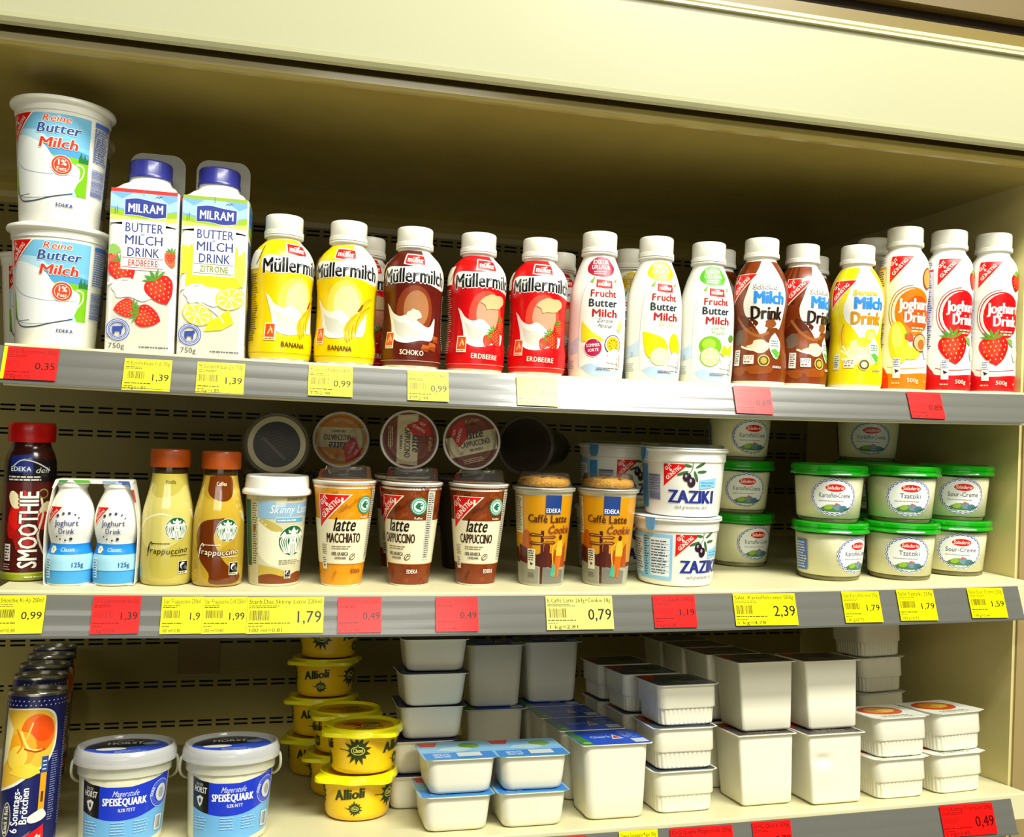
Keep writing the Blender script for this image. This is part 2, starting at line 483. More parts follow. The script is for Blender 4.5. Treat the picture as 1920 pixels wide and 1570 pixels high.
# ------------------------------------------------------------------ the refrigerated case
CREAM = M('#d6ca8c', .42, 0, .35, noise=.05, nscale=9)
XR, XL = 853.0, -620.0         # right side panel inside face, where the back panel stops on the left
def abs_mesh(name, vf, mats, **k):
    """vertices given in mm relative to eye height"""
    me = mesh_of(name, [(x, y, z + H * 1000) for x, y, z in vf[0]], vf[1], mats, **k); return me
case = empty('refrigerated_case', 'cream refrigerated display case holding three shelves of chilled dairy', 'display case')
YB = 494.0
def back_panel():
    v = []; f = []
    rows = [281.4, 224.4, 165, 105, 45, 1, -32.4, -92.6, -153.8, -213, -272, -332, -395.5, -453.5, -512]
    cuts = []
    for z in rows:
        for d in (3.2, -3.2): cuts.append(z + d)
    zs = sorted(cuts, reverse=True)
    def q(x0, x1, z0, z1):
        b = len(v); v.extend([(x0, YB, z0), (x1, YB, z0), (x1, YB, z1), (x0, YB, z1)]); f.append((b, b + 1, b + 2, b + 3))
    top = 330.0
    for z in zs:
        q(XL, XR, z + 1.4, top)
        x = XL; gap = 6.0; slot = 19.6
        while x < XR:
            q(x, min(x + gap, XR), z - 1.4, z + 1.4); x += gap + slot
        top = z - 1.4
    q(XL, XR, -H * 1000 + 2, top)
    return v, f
add('back_panel', abs_mesh('back_panel', back_panel(), [M('#8c7f45', .45, 0, .3, noise=.05, nscale=9)], smooth=False), case)  # darker than the case cream: colour deepens the shade at the back
add('back_lining', abs_mesh('back_lining', box(XL, XR + 30, YB + 14, YB + 22, -H * 1000 + 2, 420), [M('#1c1a14', .8)], smooth=False), case)
add('side_panel', abs_mesh('side_panel', box(XR, XR + 28, 20, YB + 14, -H * 1000 + 2, 420), [CREAM], smooth=False), case)
add('edge_trim', abs_mesh('edge_trim', box(XR + 4, XR + 60, 17, 20, -H * 1000 + 2, 420), [M('#9c8758', .5)], smooth=False), case)
# top of the cavity: glossy sheet with a rolled front edge, coved into the back
CEIL = M('#a5944e', .22, .4, .5, noise=.10, nscale=14)
pr = [(-36, 331), (-36, 324), (-34.5, 320.6), (-31, 319.6), (440, 319.6)]
pr += [(440 + 54 * sin(radians(a)), 319.6 - 30 * (1 - cos(radians(a)))) for a in (20, 40, 60, 75, 90)]
def extrude_x(prof, x0, x1, n=1, closed=False, bend=0.0):
    v = []; f = []; k = len(prof)
    for i in range(n + 1):
        x = x0 + (x1 - x0) * i / n; dz = 1000 * sag(x / 1000) * bend
        for y, z in prof: v.append((x, y, z + dz))
    for i in range(n):
        for j in range(k if closed else k - 1):
            a, b = i * k + j, i * k + (j + 1) % k; f.append((a, a + k, b + k, b))
    if closed:
        f.append(tuple(range(k))); f.append(tuple(reversed(range(n * k, n * k + k))))
    return v, f
add('top_panel', abs_mesh('top_panel', extrude_x(pr, XL, XR), [CEIL], smooth=False), case)
HEAD = M('#b0ae8c', .38, .1, .35, noise=.02, nscale=5)
def strip(name, prof, m): add(name, abs_mesh(name, extrude_x(prof, XL, 1400, 1, True), [m], smooth=False), case)
strip('header_panel', [(-52, 343), (-52, 437), (-44, 437), (-44, 343)], HEAD)
strip('header_lip', [(-53, 343), (-52.4, 338.8), (-50, 335.2), (-45, 334), (-44, 335), (-44, 343)], M('#b9b78f', .45))
strip('header_trim', [(-56, 437), (-56, 440), (-54, 441), (-56, 442), (-56, 445.5), (-40, 445.5), (-40, 437)], M('#d9d3a4', .35))
strip('gold_band', [(-50, 445.5), (-50, 461), (-10, 461), (-10, 336), (-24, 336), (-24, 438), (-40, 438), (-40, 445.5)], M('#77662c', .38, .2))
strip('upper_groove', [(-38, 461), (-38, 478), (-10, 478), (-10, 461)], M('#2a1d08', .7))
strip('upper_fascia', [(-52, 478), (-52, 660), (-10, 660), (-10, 478)], M('#6a5930', .5, noise=.1, nscale=6))
add('slot_cover', abs_mesh('slot_cover', moved(box(-158, -100, YB - 4, YB - .5, -383, -320, 2)), [M('#7d6a38', .5)], smooth=False), case)

# floor of the shop, below the picture
v, f = box(-2500, 2600, -4200, 900, -H * 1000 - 20, -H * 1000)
tag(add('floor', abs_mesh('floor', (v, f), [M('#c4bea6', .35, noise=.08, nscale=3)], smooth=False)), None, None, kind='structure')

v, f = box(-2500, 2600, 560, 600, -H * 1000, 1800)
tag(add('wall_back', abs_mesh('wall_back', (v, f), [M('#a8977a', .6, noise=.04, nscale=4)], smooth=False)), None, None, kind='structure')

# ------------------------------------------------------------------ shelves with price rails
SHELF = M('#d9d3a8', .4, 0, .35, noise=.04, nscale=11)
RAIL = M('#66665f', .30, .8, .45)
def shelf_profile(k):
    if k == 3:
        c, s = cos(AL), sin(AL); P = lambda y, t: (-10 + y * c + t * s, -y * s + t * c)
        return [P(0, -2), P(.8, 0), P(470, 0), P(470, -7), P(14, -7), P(12, -30), P(2, -30)]
    return [(-10, -2), (-9.2, 0), (440, 0), (440, -7), (12, -7), (12, -37), (-1, -38.5), (-8.6, -38.5), (-9.4, -37)]
def rail_profile(z0, h):
    """slanted strip, foot forward, with shallow lengthwise ribs"""
    out = [(-11, z0)]
    n = 16
    for i in range(n + 1):
        t = i / n; y = -11.6 - 12 * t; rib = (0, 0, 0, .06, .13, .17, .17, .1, 0, .06, .13, .17, .17, .1, 0, 0, 0)[i]
        out.append((y - rib, z0 - h * t))
    out += [(-25.6, z0 - h + .6), (-25.6, z0 - h - 1.6), (-9.8, z0 - h - 1.6)]
    return out
RAILS = {1: (-2.5, 32.5), 2: (-3.6, 35.0), 3: (-5.0, 34.0)}
SL = {1: 'top shelf with milk drinks, lowest part hidden by its grey price rail', 2: 'middle cream shelf with coffee cups and green-lidded tubs', 3: 'bottom cream shelf sloping back under white tubs and quark buckets'}
RAILOBJ = {}
for k, z in ((1, Z1), (2, Z2), (3, Z3)):
    s = empty('display_shelf', SL[k], 'shelf')
    x0 = -262
    vf = extrude_x(shelf_profile(k), x0 if k != 3 else -420, XR - 1.0, 28, True, 1.0)
    add('shelf_board', abs_mesh('shelf_board', moved(vf, 0, 0, z * 1000), [SHELF], smooth=False), s)
    z0, h = RAILS[k]
    vf = extrude_x(rail_profile(z0, h), -330, 829, 28, True, 1.0)
    add('price_rail', abs_mesh('price_rail', moved(vf, 0, 0, z * 1000), [RAIL], smooth=False), s, 'grey ribbed price rail')

# ------------------------------------------------------------------ price tags in the rails
YEL, RED, PALE = '#f6ea00', '#f01410', '#efe670'
def price_tag(k, x, w, col, title, price, unit, label, roll=0.0, big=False, peek=False, low=0.0):
    w *= 1000; z0, h = RAILS[k]; h -= .8; a = Art(); ink = '#2a2606' if col != RED else '#6a0807'
    if peek: a.rect(-w / 2 - 3, -h, -w / 2, 0, YEL)
    a.rect(-w / 2, -h, w / 2, 0, col)
    x0 = -w / 2 + 1.5
    a.text(title, x0, -6.4, 4.0, ink, w=w - 3.4, bold=1, al='l')
    a.lines(x0, -10.6, x0 + w * .42, -7.4, 2, ink, .4)
    bw = 20 if big else w * .42
    if col != RED: a.bars(x0 + 1, -20 - (2 if big else 0), x0 + bw, -12.6, ink)
    else:
        a.bars(x0 + 1, -20, x0 + bw, -13.5, '#b01411', n=12)
    ph = 11 if big else 6.6
    a.text(price, w / 2 - 1.6, -21.5 - (3 if big else 0), ph, '#241f08' if col != RED else '#3c0504', w=(w * .36 if big else w * .40) * (len(price) / 4), bold=1, al='r')
    a.lines(x0, -25.5, x0 + w * .55, -23.4, 1, ink, .4); a.lines(x0, -28, x0 + w * .2, -26.6, 1, ink, .4)
    a.text(unit, x0, -h + 1.4, 3.0 if not big else 3.4, ink, w=w * .46, bold=0, al='l')
    me = printed('price_tag', a, lambda u, v, d: (u, -d, v), off=.3, lay=.02, rough=.3, coat=.35)
    # the paper behind the print
    o = add('price_tag', me)
    tag(o, label, 'price tag', None)
    tl = atan2(12.0, h)
    p = Vector((x, -.0132 - low * .35, H + (Z1, Z2, Z3)[k - 1] + sag(x) + (z0 - .4) / 1000 - low))
    o.matrix_world = Matrix.Translation(p) @ Matrix.Rotation(-tl, 4, 'X') @ Matrix.Rotation(radians(roll), 4, 'Y')
    o['group'] = 'price tags in the rails'
    return o
# ------------------------------------------------------------------ packs: each builder returns the parts of one kind
WHITE = M('#f1f0e6', .32, .15, .45); FOIL = M('#dcdad0', .28, 0, .6, metal=.5)
PLAST = M('#efede0', .36, 0, .4)
_kinds = {}
def kind(key, fn):
    if key not in _kinds: _kinds[key] = fn()
    return _kinds[key]
def place(name, key, fn, label, cat, group, shelf, x, y, up=0.0, rot=0.0, tilt=None):
    t = empty(name, label, cat, group)
    for p in kind(key, fn):
        o = add(p[0], p[1], t, p[2] if len(p) > 2 else None)
        if len(p) > 3:
            for q in p[3]: add(q[0], q[1], o, q[2] if len(q) > 2 else None)
    return on_shelf(t, shelf, x, y, up, rot, tilt)
def slim(p, k):
    p.pts = [(r * k, z) for r, z in p.pts]; p.zr = [(z, r * k) for z, r in p.zr]; return p
def wrap(a, prof, R, su=3.4, sv=3.4, **k): return printed('label', a, around(prof, R), su, sv, **k)
def solid(name, vf, m, smooth=True): return mesh_of(name, vf[0], vf[1], [m], None, smooth)
def soft(me, ang=40):
    """keep creases sharp on a smooth-shaded mesh"""
    import bmesh
    bm = bmesh.new(); bm.from_mesh(me)
    for e in bm.edges:
        if len(e.link_faces) == 2 and e.calc_face_angle(0) > radians(ang): e.smooth = False
    bm.to_mesh(me); bm.free(); return me
def knurl(n, d): return lambda a, r, z: (r + (d * cos(n * a) if r > 5 else 0), z)
def screwcap(r, z0, h, m, ribs=60):
    pts = [(r - 1.2, z0), (r + .9, z0), (r + .9, z0 + 4.2), (r - .3, z0 + 5), (r, z0 + 5.6), (r, z0 + h - 2.2), (r - .5, z0 + h - .8), (r - 1.8, z0 + h), (0, z0 + h)]
    return soft(mesh_of('cap', *lathe(pts, 120, knurl(ribs, .14)), [m], None, True), 50)

# ---- tall buttermilk tub
def tub_tall():
    p = Prof([(0, 0), (33, 0)], [(33, 0), (34.6, 1), (35.2, 3)], [(35.2, 3), (41.3, 103)], [(41.3, 103), (42.4, 103.6)], [(42.4, 103.6), (42.9, 110)], [(42.9, 110), (46.3, 111.5), (46.8, 113.5), (46, 115.6)], [(46, 115.6), (44, 116.4)], [(44, 116.4), (0, 117)])
    body = soft(solid('tub', lathe(p.pts, 72), WHITE), 35)
    a = Art()
    a.rect(-52, 26, 26, 100, '#86c8ea'); a.rect(-52, 72, 26, 100, '#79c0e6')
    a.poly([(-52, 76), (-40, 86), (-20, 84), (-8, 74), (26, 66), (26, 26), (-52, 26)], '#b7def0')
    a.poly([(-28, 74), (-18, 72), (-8, 71), (4, 72), (14, 69), (26, 67), (26, 58), (-10, 62), (-30, 70)], '#4f9fd6')
    a.poly([(-8, 62), (26, 61), (26, 26), (16, 26), (10, 40)], '#7cc11c'); a.poly([(-52, 50), (-47, 56), (-47, 26), (-52, 26)], '#6fb41b')
    a.poly([(16, 62), (18, 68), (20, 62), (22, 67), (24, 62), (26, 64), (26, 58), (16, 58)], '#2d7b3c')
    jug = smooth_path([(-46, 80), (-49, 60), (-48, 40), (-44, 25), (-20, 22), (6, 27), (14, 33), (18, 50), (10, 56), (-6, 60), (-14, 70), (-26, 76), (-38, 80), (-46, 80)], 4)
    a.poly(jug, '#eef1ee')
    a.stroke([(-48, 56), (-36, 48), (-14, 44), (15, 45)], .9, '#a9b3cc'); a.stroke([(14, 56), (21, 54), (21, 46), (15, 38)], 1.6, '#dbe6c8')
    a.stroke([(-50, 34), (-48, 26), (-40, 19), (-24, 19), (-8, 23), (12, 28)], 1.1, '#3a4a66'); a.stroke([(-46, 24), (-30, 25)], .7, '#6a7488')
    a.text('Reine', -5, 92.5, 6.2, '#e2451b', w=25, bold=1, shear=.28, out='#fbf3e4')
    a.text('Butter', -3, 82, 8.8, '#34508f', w=39, bold=2, shear=.2, out='#e6f1f6'); a.text('Milch', -3, 68.5, 9.2, '#d8391a', w=35, bold=2, shear=.2, out='#f6f0e4')
    a.corner(-51, 100, 24, 27)
    a.ell(1, 53, 9.4, 9.4, '#f4ead8'); a.ell(1, 53, 8.8, 8.8, '#e0401c'); a.ring(1, 53, 6.5, 7, '#f6d9c8')
    a.text('1%', 1, 53, 5, '#fff2e2', bold=2); a.text('Fett', 1, 48, 3.4, '#fff2e2', bold=2)
    a.text('EDEKA', 5, 14.5, 3.3, '#2a3f94', w=16, bold=2)
    a.rect(30, 96, 51, 100, '#4a6fc4'); a.lines(30, 62, 51, 95, 15, '#5a6fae', .5); a.bars(30, 30, 50, 56, '#3d57a6', True, 30)
    a.rect(-128, 20, -110, 100, '#86c8ea'); a.lines(60, 30, 100, 98, 22, '#6d7ba8')
    return [('tub', body), ('label', wrap(a, p, 40))]

# ---- gable-less carton with screw cap
def carton(flavor):
    red = flavor == 'berry'; W = 31.4
    rings = [sect(0, W - 1.5, W - 1.5, 5), sect(1.5, W, W, 6), sect(152, W, W, 6), sect(156, W - .6, W - .6, 7), sect(159, W - 4, W - 4, 11), sect(164, 25, 25, 20, 6), sect(167, 20.5, 20.5, 20), sect(170, 19.4, 19.4, 19.3), sect(176, 19, 19, 18.9)]
    body = soft(solid('carton', loft(rings), WHITE), 45)
    a = Art(); top = '#d5322c' if red else '#9bb63a'
    a.rect(-W, 152.5, W, 156, top); a.rect(-W, 126, W, 152.5, '#79b1e2'); a.poly([(-W, 152), (-20, 146), (-10, 152.5), (10, 152.5), (22, 144), (30, 148), (W, 152), (W, 138), (5, 132), (-W, 139)], '#a9d0ee')
    a.poly([(-W, 137), (-15, 134), (10, 133), (W, 137), (W, 124), (10, 128), (-W, 125)], '#9fc326'); a.poly([(-W, 131), (0, 128), (W, 131), (W, 124), (0, 127), (-W, 124)], '#d4dc6a')
    a.poly([(-W, 126), (W, 126), (W, 121), (0, 127), (-W, 122)], '#f1f0e6')
    a.rect(-1, 150, -.4, 156, '#5d7f9e'); a.rect(-26, 131, -25.4, 137, '#57604f'); a.rect(-24, 132, -23.4, 139, '#57604f')
    fl = smooth_path([(-17, 145.5), (-6, 147.3), (8, 145.2), (20, 144)], 4) + smooth_path([(20, 131), (8, 129.4), (-6, 131.4), (-17, 131)], 4)
    a.poly([(x * 1.03, (y - 138) * 1.06 + 138) for x, y in fl], '#dfe6f2'); a.poly(fl, '#2f3f9c'); a.text('MILRAM', 1.5, 134, 8.2, '#f4f4ee', w=32, bold=2)
    a.stroke([(10, 149), (12, 150.2), (13, 149), (14.5, 150.5), (16, 150)], .5, '#44525e')
    if red:
        a.berry(-17, 78, 13, 20); a.berry(27, 92, 8, 0, '#e8674a'); a.berry(-30, 92, 8, -20, '#d9564a'); a.blob(-26, 97, 7, 5, '#8fbd5a', 3)
    else:
        a.poly([(-22, 108), (22, 108), (27, 70), (0, 60), (-25, 68)], '#f0d71e'); a.blob(27, 88, 7, 16, '#cfd85a', 4); a.blob(-27, 92, 5, 15, '#e3d93a', 5)
    a.rect(-19, 79, 20, 127, '#f5f3e8')
    for t, y in (('BUTTER', 115), ('MILCH', 103.2), ('DRINK', 91.6)): a.text(t, 1, y, 8.6, '#2f3f8f', w=35 if t != 'DRINK' else 30, bold=1)
    a.poly([(-3, 112.5), (0, 114.5), (2, 112.8), (-1, 111.8)], '#9fb2cf')
    c = '#c22a1c' if red else '#8a9a2e'
    a.rect(-18, 90, 19, 90.5, c); a.rect(-18, 81, 19, 81.5, c); a.text('ERDBEERE' if red else 'ZITRONE', 1, 82.8, 5.8, c, w=27, bold=1)
    a.blob(-4, 60, 28, 9, '#e4e6de', 8); a.stroke([(-30, 64), (-12, 70), (4, 60), (24, 52)], 2.2, '#dde1da')
    if red:
        a.berry(17, 62, 14, 25); a.berry(-13, 42, 9.5, -80, '#dc2a18'); a.berry(6, 35, 11.5, 75)
    else:
        a.lemon(17, 58, 14, 15); a.lemon(-13, 41, 14, -20, .75); a.poly([(-2, 34), (16, 47), (21, 34), (10, 27), (-6, 25)], '#f3d90e'); a.stroke([(-20, 56), (-6, 50), (6, 42), (12, 34)], 1.4, '#fdfbe6')
    a.ring(-19, 21, 7.2, 10.4, '#c8d0ea'); a.ring(-19, 21, 9.8, 10.5, '#3447a0'); a.ring(-19, 21, 7, 7.6, '#3447a0'); a.ring(-19, 21, 8.2, 9, '#5b6bb8', n=17)
    a.poly([(-24, 19), (-24, 24), (-17, 24.6), (-15, 25.4), (-14, 23), (-15.4, 22), (-16, 16.4), (-17.2, 16.4), (-17.4, 19.4), (-21.6, 19.4), (-21.8, 16.4), (-23, 16.4)], '#3447a0')
    a.text('750g', -20, 3.2, 5, '#444b66', w=15, bold=0); a.lines(0, 4.4, 27, 6.4, 1, '#5d6478', .7)
    front = printed('label', a, lambda u, v, d: (u, -W - d, v), off=.2, clip=(-W + 1.5, W - 1.5))
    b = Art(); b.rect(-W + 6, 152.5, W, 156, top); b.rect(-W + 6, 126, W, 152.5, '#3f7ec4'); b.rect(-W + 6, 124, W, 134, '#8fb52a'); b.rect(-W + 6, 100, W - 20, 116, '#2e4a7c') if not red else None
    b.lines(-W + 8, 70, W - 2, 118, 14, '#5a6a9a'); b.blob(-12, 60, 12, 14, '#e9d84a' if not red else '#e6745a', 6)
    b.lines(-W + 8, 14, W - 2, 50, 14, '#6a7288')
    side = printed('side_print', b, lambda u, v, d: (W + d, u, v), off=.2, clip=(-W + 4, W - 4))
    cp = M('#2b2f86', .33, .2, .5)
    pts = [(19.2, 172), (20.6, 172), (20.6, 175), (20, 175.6), (20, 187), (19, 189), (16, 190), (0, 190)]
    cap = soft(mesh_of('cap', *lathe(pts, 96, lambda q, r, z: (r + (.22 * cos(40 * q) if 176 < z < 188 else 0), z)), [cp], None, True), 50)
    return [('carton', body), ('label', front), ('side_print', side), ('cap', cap, 'dark blue screw cap')]
def cap_tab():
    # rounded clear flap standing behind the neck
    ring = rrect(27, 24, 13, 8)
    v, f = loft([[(x, -.5, z) for x, z in ring], [(x, .5, z) for x, z in ring]])
    return [('flap', solid('flap', (v, f), clear('#d9d4b0', .3, .8, .3, .34), False))]

# ---- 400 ml milk drink bottle with a full sleeve
MU = slim(Prof([(0, 0), (27, 0)], [(27, 0), (29.5, .6), (31.4, 3), (32.6, 7)], [(32.6, 7), (33.4, 16), (33.2, 26), (32, 34), (31.6, 46), (31.6, 62), (32, 74), (33, 84), (33.6, 93), (33.2, 101), (31.2, 108), (27, 115), (21.6, 120.4), (18.6, 123.4), (17.8, 126), (17.8, 129)]), .935)
def foot_mod(a, r, z):
    k = max(0.0, 1 - z / 9.0)
    return (r - 2.6 * k * (.5 + .5 * cos(9 * a)) if r > 5 else r, z)
def milk_bottle(c, c2, flavor, ink):
    body = soft(solid('bottle', lathe(MU.pts, 90, foot_mod), WHITE), 50)
    collar = solid('neck_ring', lathe([(17.5, 126.4), (19.6, 126.8), (19.6, 128.2), (17.5, 128.6)], 64), PLAST)
    a = Art(); P = pi * 33.4
    a.rect(-P, 4, P, 124, c)
    a.ell(2, 60, 22, 26, c2[0]); a.ell(4, 62, 15, 19, c2[1])
    a.poly(smooth_path([(14, 124), (13, 114), (10, 107), (-10, 105), (-36, 105), (-38, 92), (-20, 88), (6, 90), (26, 86), (44, 84), (52, 96), (50, 112), (46, 124)], 4) + [(46, 124)], '#f0efe6')
    a.text('Müllermilch', 1.5, 89.2, 14.6, '#141414', w=79, bold=2, out='#f8f8f2', arc=-.0012)
    a.lay += 1
    for i, x in enumerate((-30, -21, -9, 1.5, 12, 25)): a.conv('#8f949c', [(x, 94 + i % 2), (x + 4.4, 97 + i % 2), (x + 4.4, 99.4 + i % 2), (x, 96 + i % 2)])
    fl = [(-11, 118.6), (13.4, 117.6), (12.4, 107.6), (1, 106.6), (-11, 108.4)]
    a.poly([(1 + (x - 1) * 1.14, 112 + (y - 112) * 1.2) for x, y in fl], '#f6efe6'); a.poly(fl, '#d81812'); a.text('müller', 1.2, 109.8, 6.2, '#fbf6ee', w=20.5, bold=2, shear=-.04, rot=-3)
    # milk splash
    a.poly(smooth_path([(-34, 68), (-29, 64), (-24, 58), (-15, 54), (-4, 56), (8, 48), (20, 44), (28, 54), (27, 38), (22, 30), (10, 30), (-4, 27), (-16, 28), (-24, 34), (-27, 48), (-34, 68)], 4)[:-1], '#efeee6')
    a.poly(smooth_path([(-24, 52), (-16, 48), (-6, 46), (6, 40), (16, 38), (10, 34), (-8, 32), (-18, 36), (-24, 52)], 3)[:-1], '#d9d7c8')
    if flavor == 'BANANA':
        for x, y, l, r in ((19, 42, 17, 62), (14, 40, 16, 70), (24, 46, 18, 58), (9, 36, 13, 78), (28, 60, 13, 50)): a.banana(x, y, l, r, .17)
        a.poly([(16, 55), (20, 56), (24, 62), (22, 63)], '#7a5312')
    elif flavor == 'SCHOKO':
        for x, y, r in ((24, 24, 6), (15, 22, 5), (30, 32, 5)):
            a.poly([(x - r, y - r * .5), (x + r * .7, y - r * .8), (x + r, y + r * .5), (x - r * .6, y + r * .8)], '#8a3c12'); a.poly([(x - r, y - r * .1), (x + r, y + r * .1), (x + r * .8, y + r * .6), (x - r * .6, y + r * .8)], '#b4581e')
        a.blob(2, 56, 8, 6, '#e7dcc6', 9)
    else:
        a.berry(14, 38, 10, 30); a.berry(3, 34, 6, -30); a.blob(10, 74, 16, 8, '#e0c08a', 5); a.berry(24, 50, 8, 10)
    a.rect(-33, 21, -21, 38, '#f6efd8'); a.rect(-32, 24, -22, 37, '#e2500f'); a.stroke([(-29, 27), (-26, 33), (-24, 28), (-27, 35)], 1.3, '#f7c58e'); a.lines(-32, 21.6, -22, 23.4, 1, '#8a6a2a')
    a.text(flavor, 0 if flavor != 'BANANA' else -2, 14.6, 5.0, ink, w=26 if flavor != 'ERDBEERE' else 31, bold=2, rot=-2)
    a.rect(-P, 8.6, P, 9.1, '#8a7a14' if c.startswith('#f') and flavor == 'BANANA' else '#d9a79a')
    a.lines(-62, 20, -44, 88, 30, ink if flavor == 'BANANA' else '#e6c9b0', .45); a.rect(-58, 92, -42, 112, '#efe9cf'); a.stroke([(-41, 116), (-42, 104), (-46, 96)], 1.1, '#2b2410')
    a.lines(44, 22, 60, 80, 26, ink if flavor == 'BANANA' else '#e6c9b0', .45)
    return [('bottle', body), ('sleeve', wrap(a, MU, 33.4, 3.4, 3.0, coat=.35)), ('neck_ring', collar), ('cap', screwcap(18.6, 129, 20.5, PLAST))]

# ---- slim fruit buttermilk bottle
FR = Prof([(0, 0), (26, 0)], [(26, 0), (28.4, .7), (29.4, 3), (29.8, 7)], [(29.8, 7), (30.4, 16), (30.8, 32), (30.8, 56), (30.7, 74), (30.2, 88), (28.8, 100), (26.4, 110), (23.2, 120), (20, 128), (18, 133), (17.4, 136), (17.4, 139)])
def fruit_bottle(col, fl, names):
    body = soft(solid('bottle', lathe(FR.pts, 72), WHITE), 50); a = Art(); P = pi * 32
    a.poly(smooth_path([(-100, 34), (-70, 44), (-45, 38), (-24, 46), (-24, 30), (-60, 24), (-100, 22)], 3), '#c9dbee')
    arch = smooth_path([(-27, 12), (-28, 40), (-27, 70), (-24, 92), (-16, 106), (0, 112), (16, 106), (24, 92), (27, 70), (28, 40), (27, 12)], 4)
    a.poly(arch, '#f3f4ea'); a.stroke(arch, .5, '#b9c2c4', False)
    a.poly(smooth_path([(-24, 12), (-14, 16), (0, 13), (12, 9), (24, 12), (22, 5), (-10, 3), (-24, 12)], 3)[:-1], '#b4cdea')
    a.blob(-3, 121, 22, 13, '#e9efe0', 2, .05); a.blob(-3, 121.4, 20.6, 12, col, 2, .05)
    a.text('EXKUR', -3, 124.4, 4.8, '#f8f4e6', w=27, bold=2); a.text('URLAUB', -3, 118.6, 4.6, '#f8f4e6', w=28, bold=1); a.lines(-13, 112.4, 8, 117, 2, '#f3e6d8', .5)
    a.blob(-66, 112, 10, 12, col, 3, .1); a.blob(-66, 112, 8, 10, '#f2f0e2', 3, .1) if fl == 'lime' else None
    a.poly([(-17, 104), (-10, 112), (-13, 103)], '#7fb02a'); a.poly([(14, 106), (20, 110), (15, 103)], '#6ea32a')
    f2 = [(-9, 107), (11, 106), (10.6, 97.6), (1, 97), (-9, 98.4)]
    a.poly([(1 + (x - 1) * 1.12, 102 + (y - 102) * 1.18) for x, y in f2], '#f4e6dc'); a.poly(f2, '#c91f16'); a.text('müller', 1.2, 99.8, 5, '#fbf6ee', w=16.5, bold=2)
    a.text('Frucht', 0, 88, 7.6, '#b2241c', w=31, bold=2); a.text('Butter', 0, 77.4, 8.2, '#2b3442', w=34, bold=2); a.text('Milch', 2, 66.4, 8.2, '#b2161a', w=30, bold=2)
    for i, t in enumerate(names): a.text(t, 2, 60.4 - 5.6 * i, 4.2, {'passion': '#4a4a42', 'lemon': '#d2b838', 'lime': '#7f9a4a'}[fl], w=18 if i == 0 else 16, bold=0, shear=.35)
    if fl == 'passion':
        a.poly([(-24, 62), (-12, 50), (2, 42), (-4, 38), (-23, 40)], '#e6dc26'); a.poly([(22, 66), (26, 58), (22, 50), (17, 54)], '#dfe07a')
        a.ell(13, 37, 10.6, 10.6, '#5a2a38'); a.ell(13, 37, 9.6, 9.6, '#eef0d8'); a.ell(13, 37, 8.4, 8.4, '#e4b81a'); a.lay += 1
        for k in range(9): a.conv('#5d5716', ell(13 + 5 * cos(k * .7), 37 + 5 * sin(k * .7), .9, .6, 6))
        a.ell(-10, 33, 10, 10, '#f6ecd8'); a.ell(-10, 33, 9.4, 9.4, '#b5164e'); a.text('SOMMER', -10, 34, 3.4, '#f8e9e6', w=15, bold=2, rot=6); a.text('SORTE', -9.6, 28.8, 3.2, '#f8e9e6', w=12, bold=2, rot=6)
    elif fl == 'lemon':
        a.poly(smooth_path([(-24, 54), (-8, 50), (2, 44), (4, 30), (-10, 24), (-20, 30), (-24, 54)], 3)[:-1], '#f2dc04'); a.ell(15, 40, 8, 13, '#f0da10', 14); a.lemon(-4, 27, 11, 10, .9, '#ece68a', '#f2eeb2')
    else:
        a.ell(-6, 42, 13, 11, '#79b81e'); a.ell(-8, 44, 8, 6, '#a3d23a'); a.lemon(-6, 30, 11.6, 0, .95, '#8cc62a', '#cfe48a'); a.poly([(10, 44), (16, 40), (24, 46), (22, 32), (12, 28), (6, 34)], '#bcdc1e'); a.ell(22, 52, 5, 4, '#5f9a28')
    a.blob(14, 24, 9, 9, '#eceee6', 7, .3); a.stroke([(8, 30), (14, 22), (20, 28)], 2, '#f6f6f0'); a.lay += 1
    for k in range(3): a.conv('#a8aca0', ell(21, 13 + 4.4 * k, 3.4, 1.7, 10))
    a.lines(-6, 9, 16, 12, 2, '#553a36', .5); a.rect(20, 12, 24, 28, '#f6efe6'); a.rect(21.2, 13, 23, 27, '#c98a86')
    a.text('0', -38, 26, 6, '#9aa6a8', w=3, bold=0); a.lines(-58, 10, -30, 20, 5, '#9aa6ae', .4)
    return [('bottle', body), ('label', wrap(a, FR, 32, 3.4, 3.2)), ('neck_ring', solid('neck_ring', lathe([(17.5, 136), (20, 136.4), (20, 138), (17.5, 138.6)], 64), PLAST)), ('cap', screwcap(18.8, 139, 22.5, PLAST))]

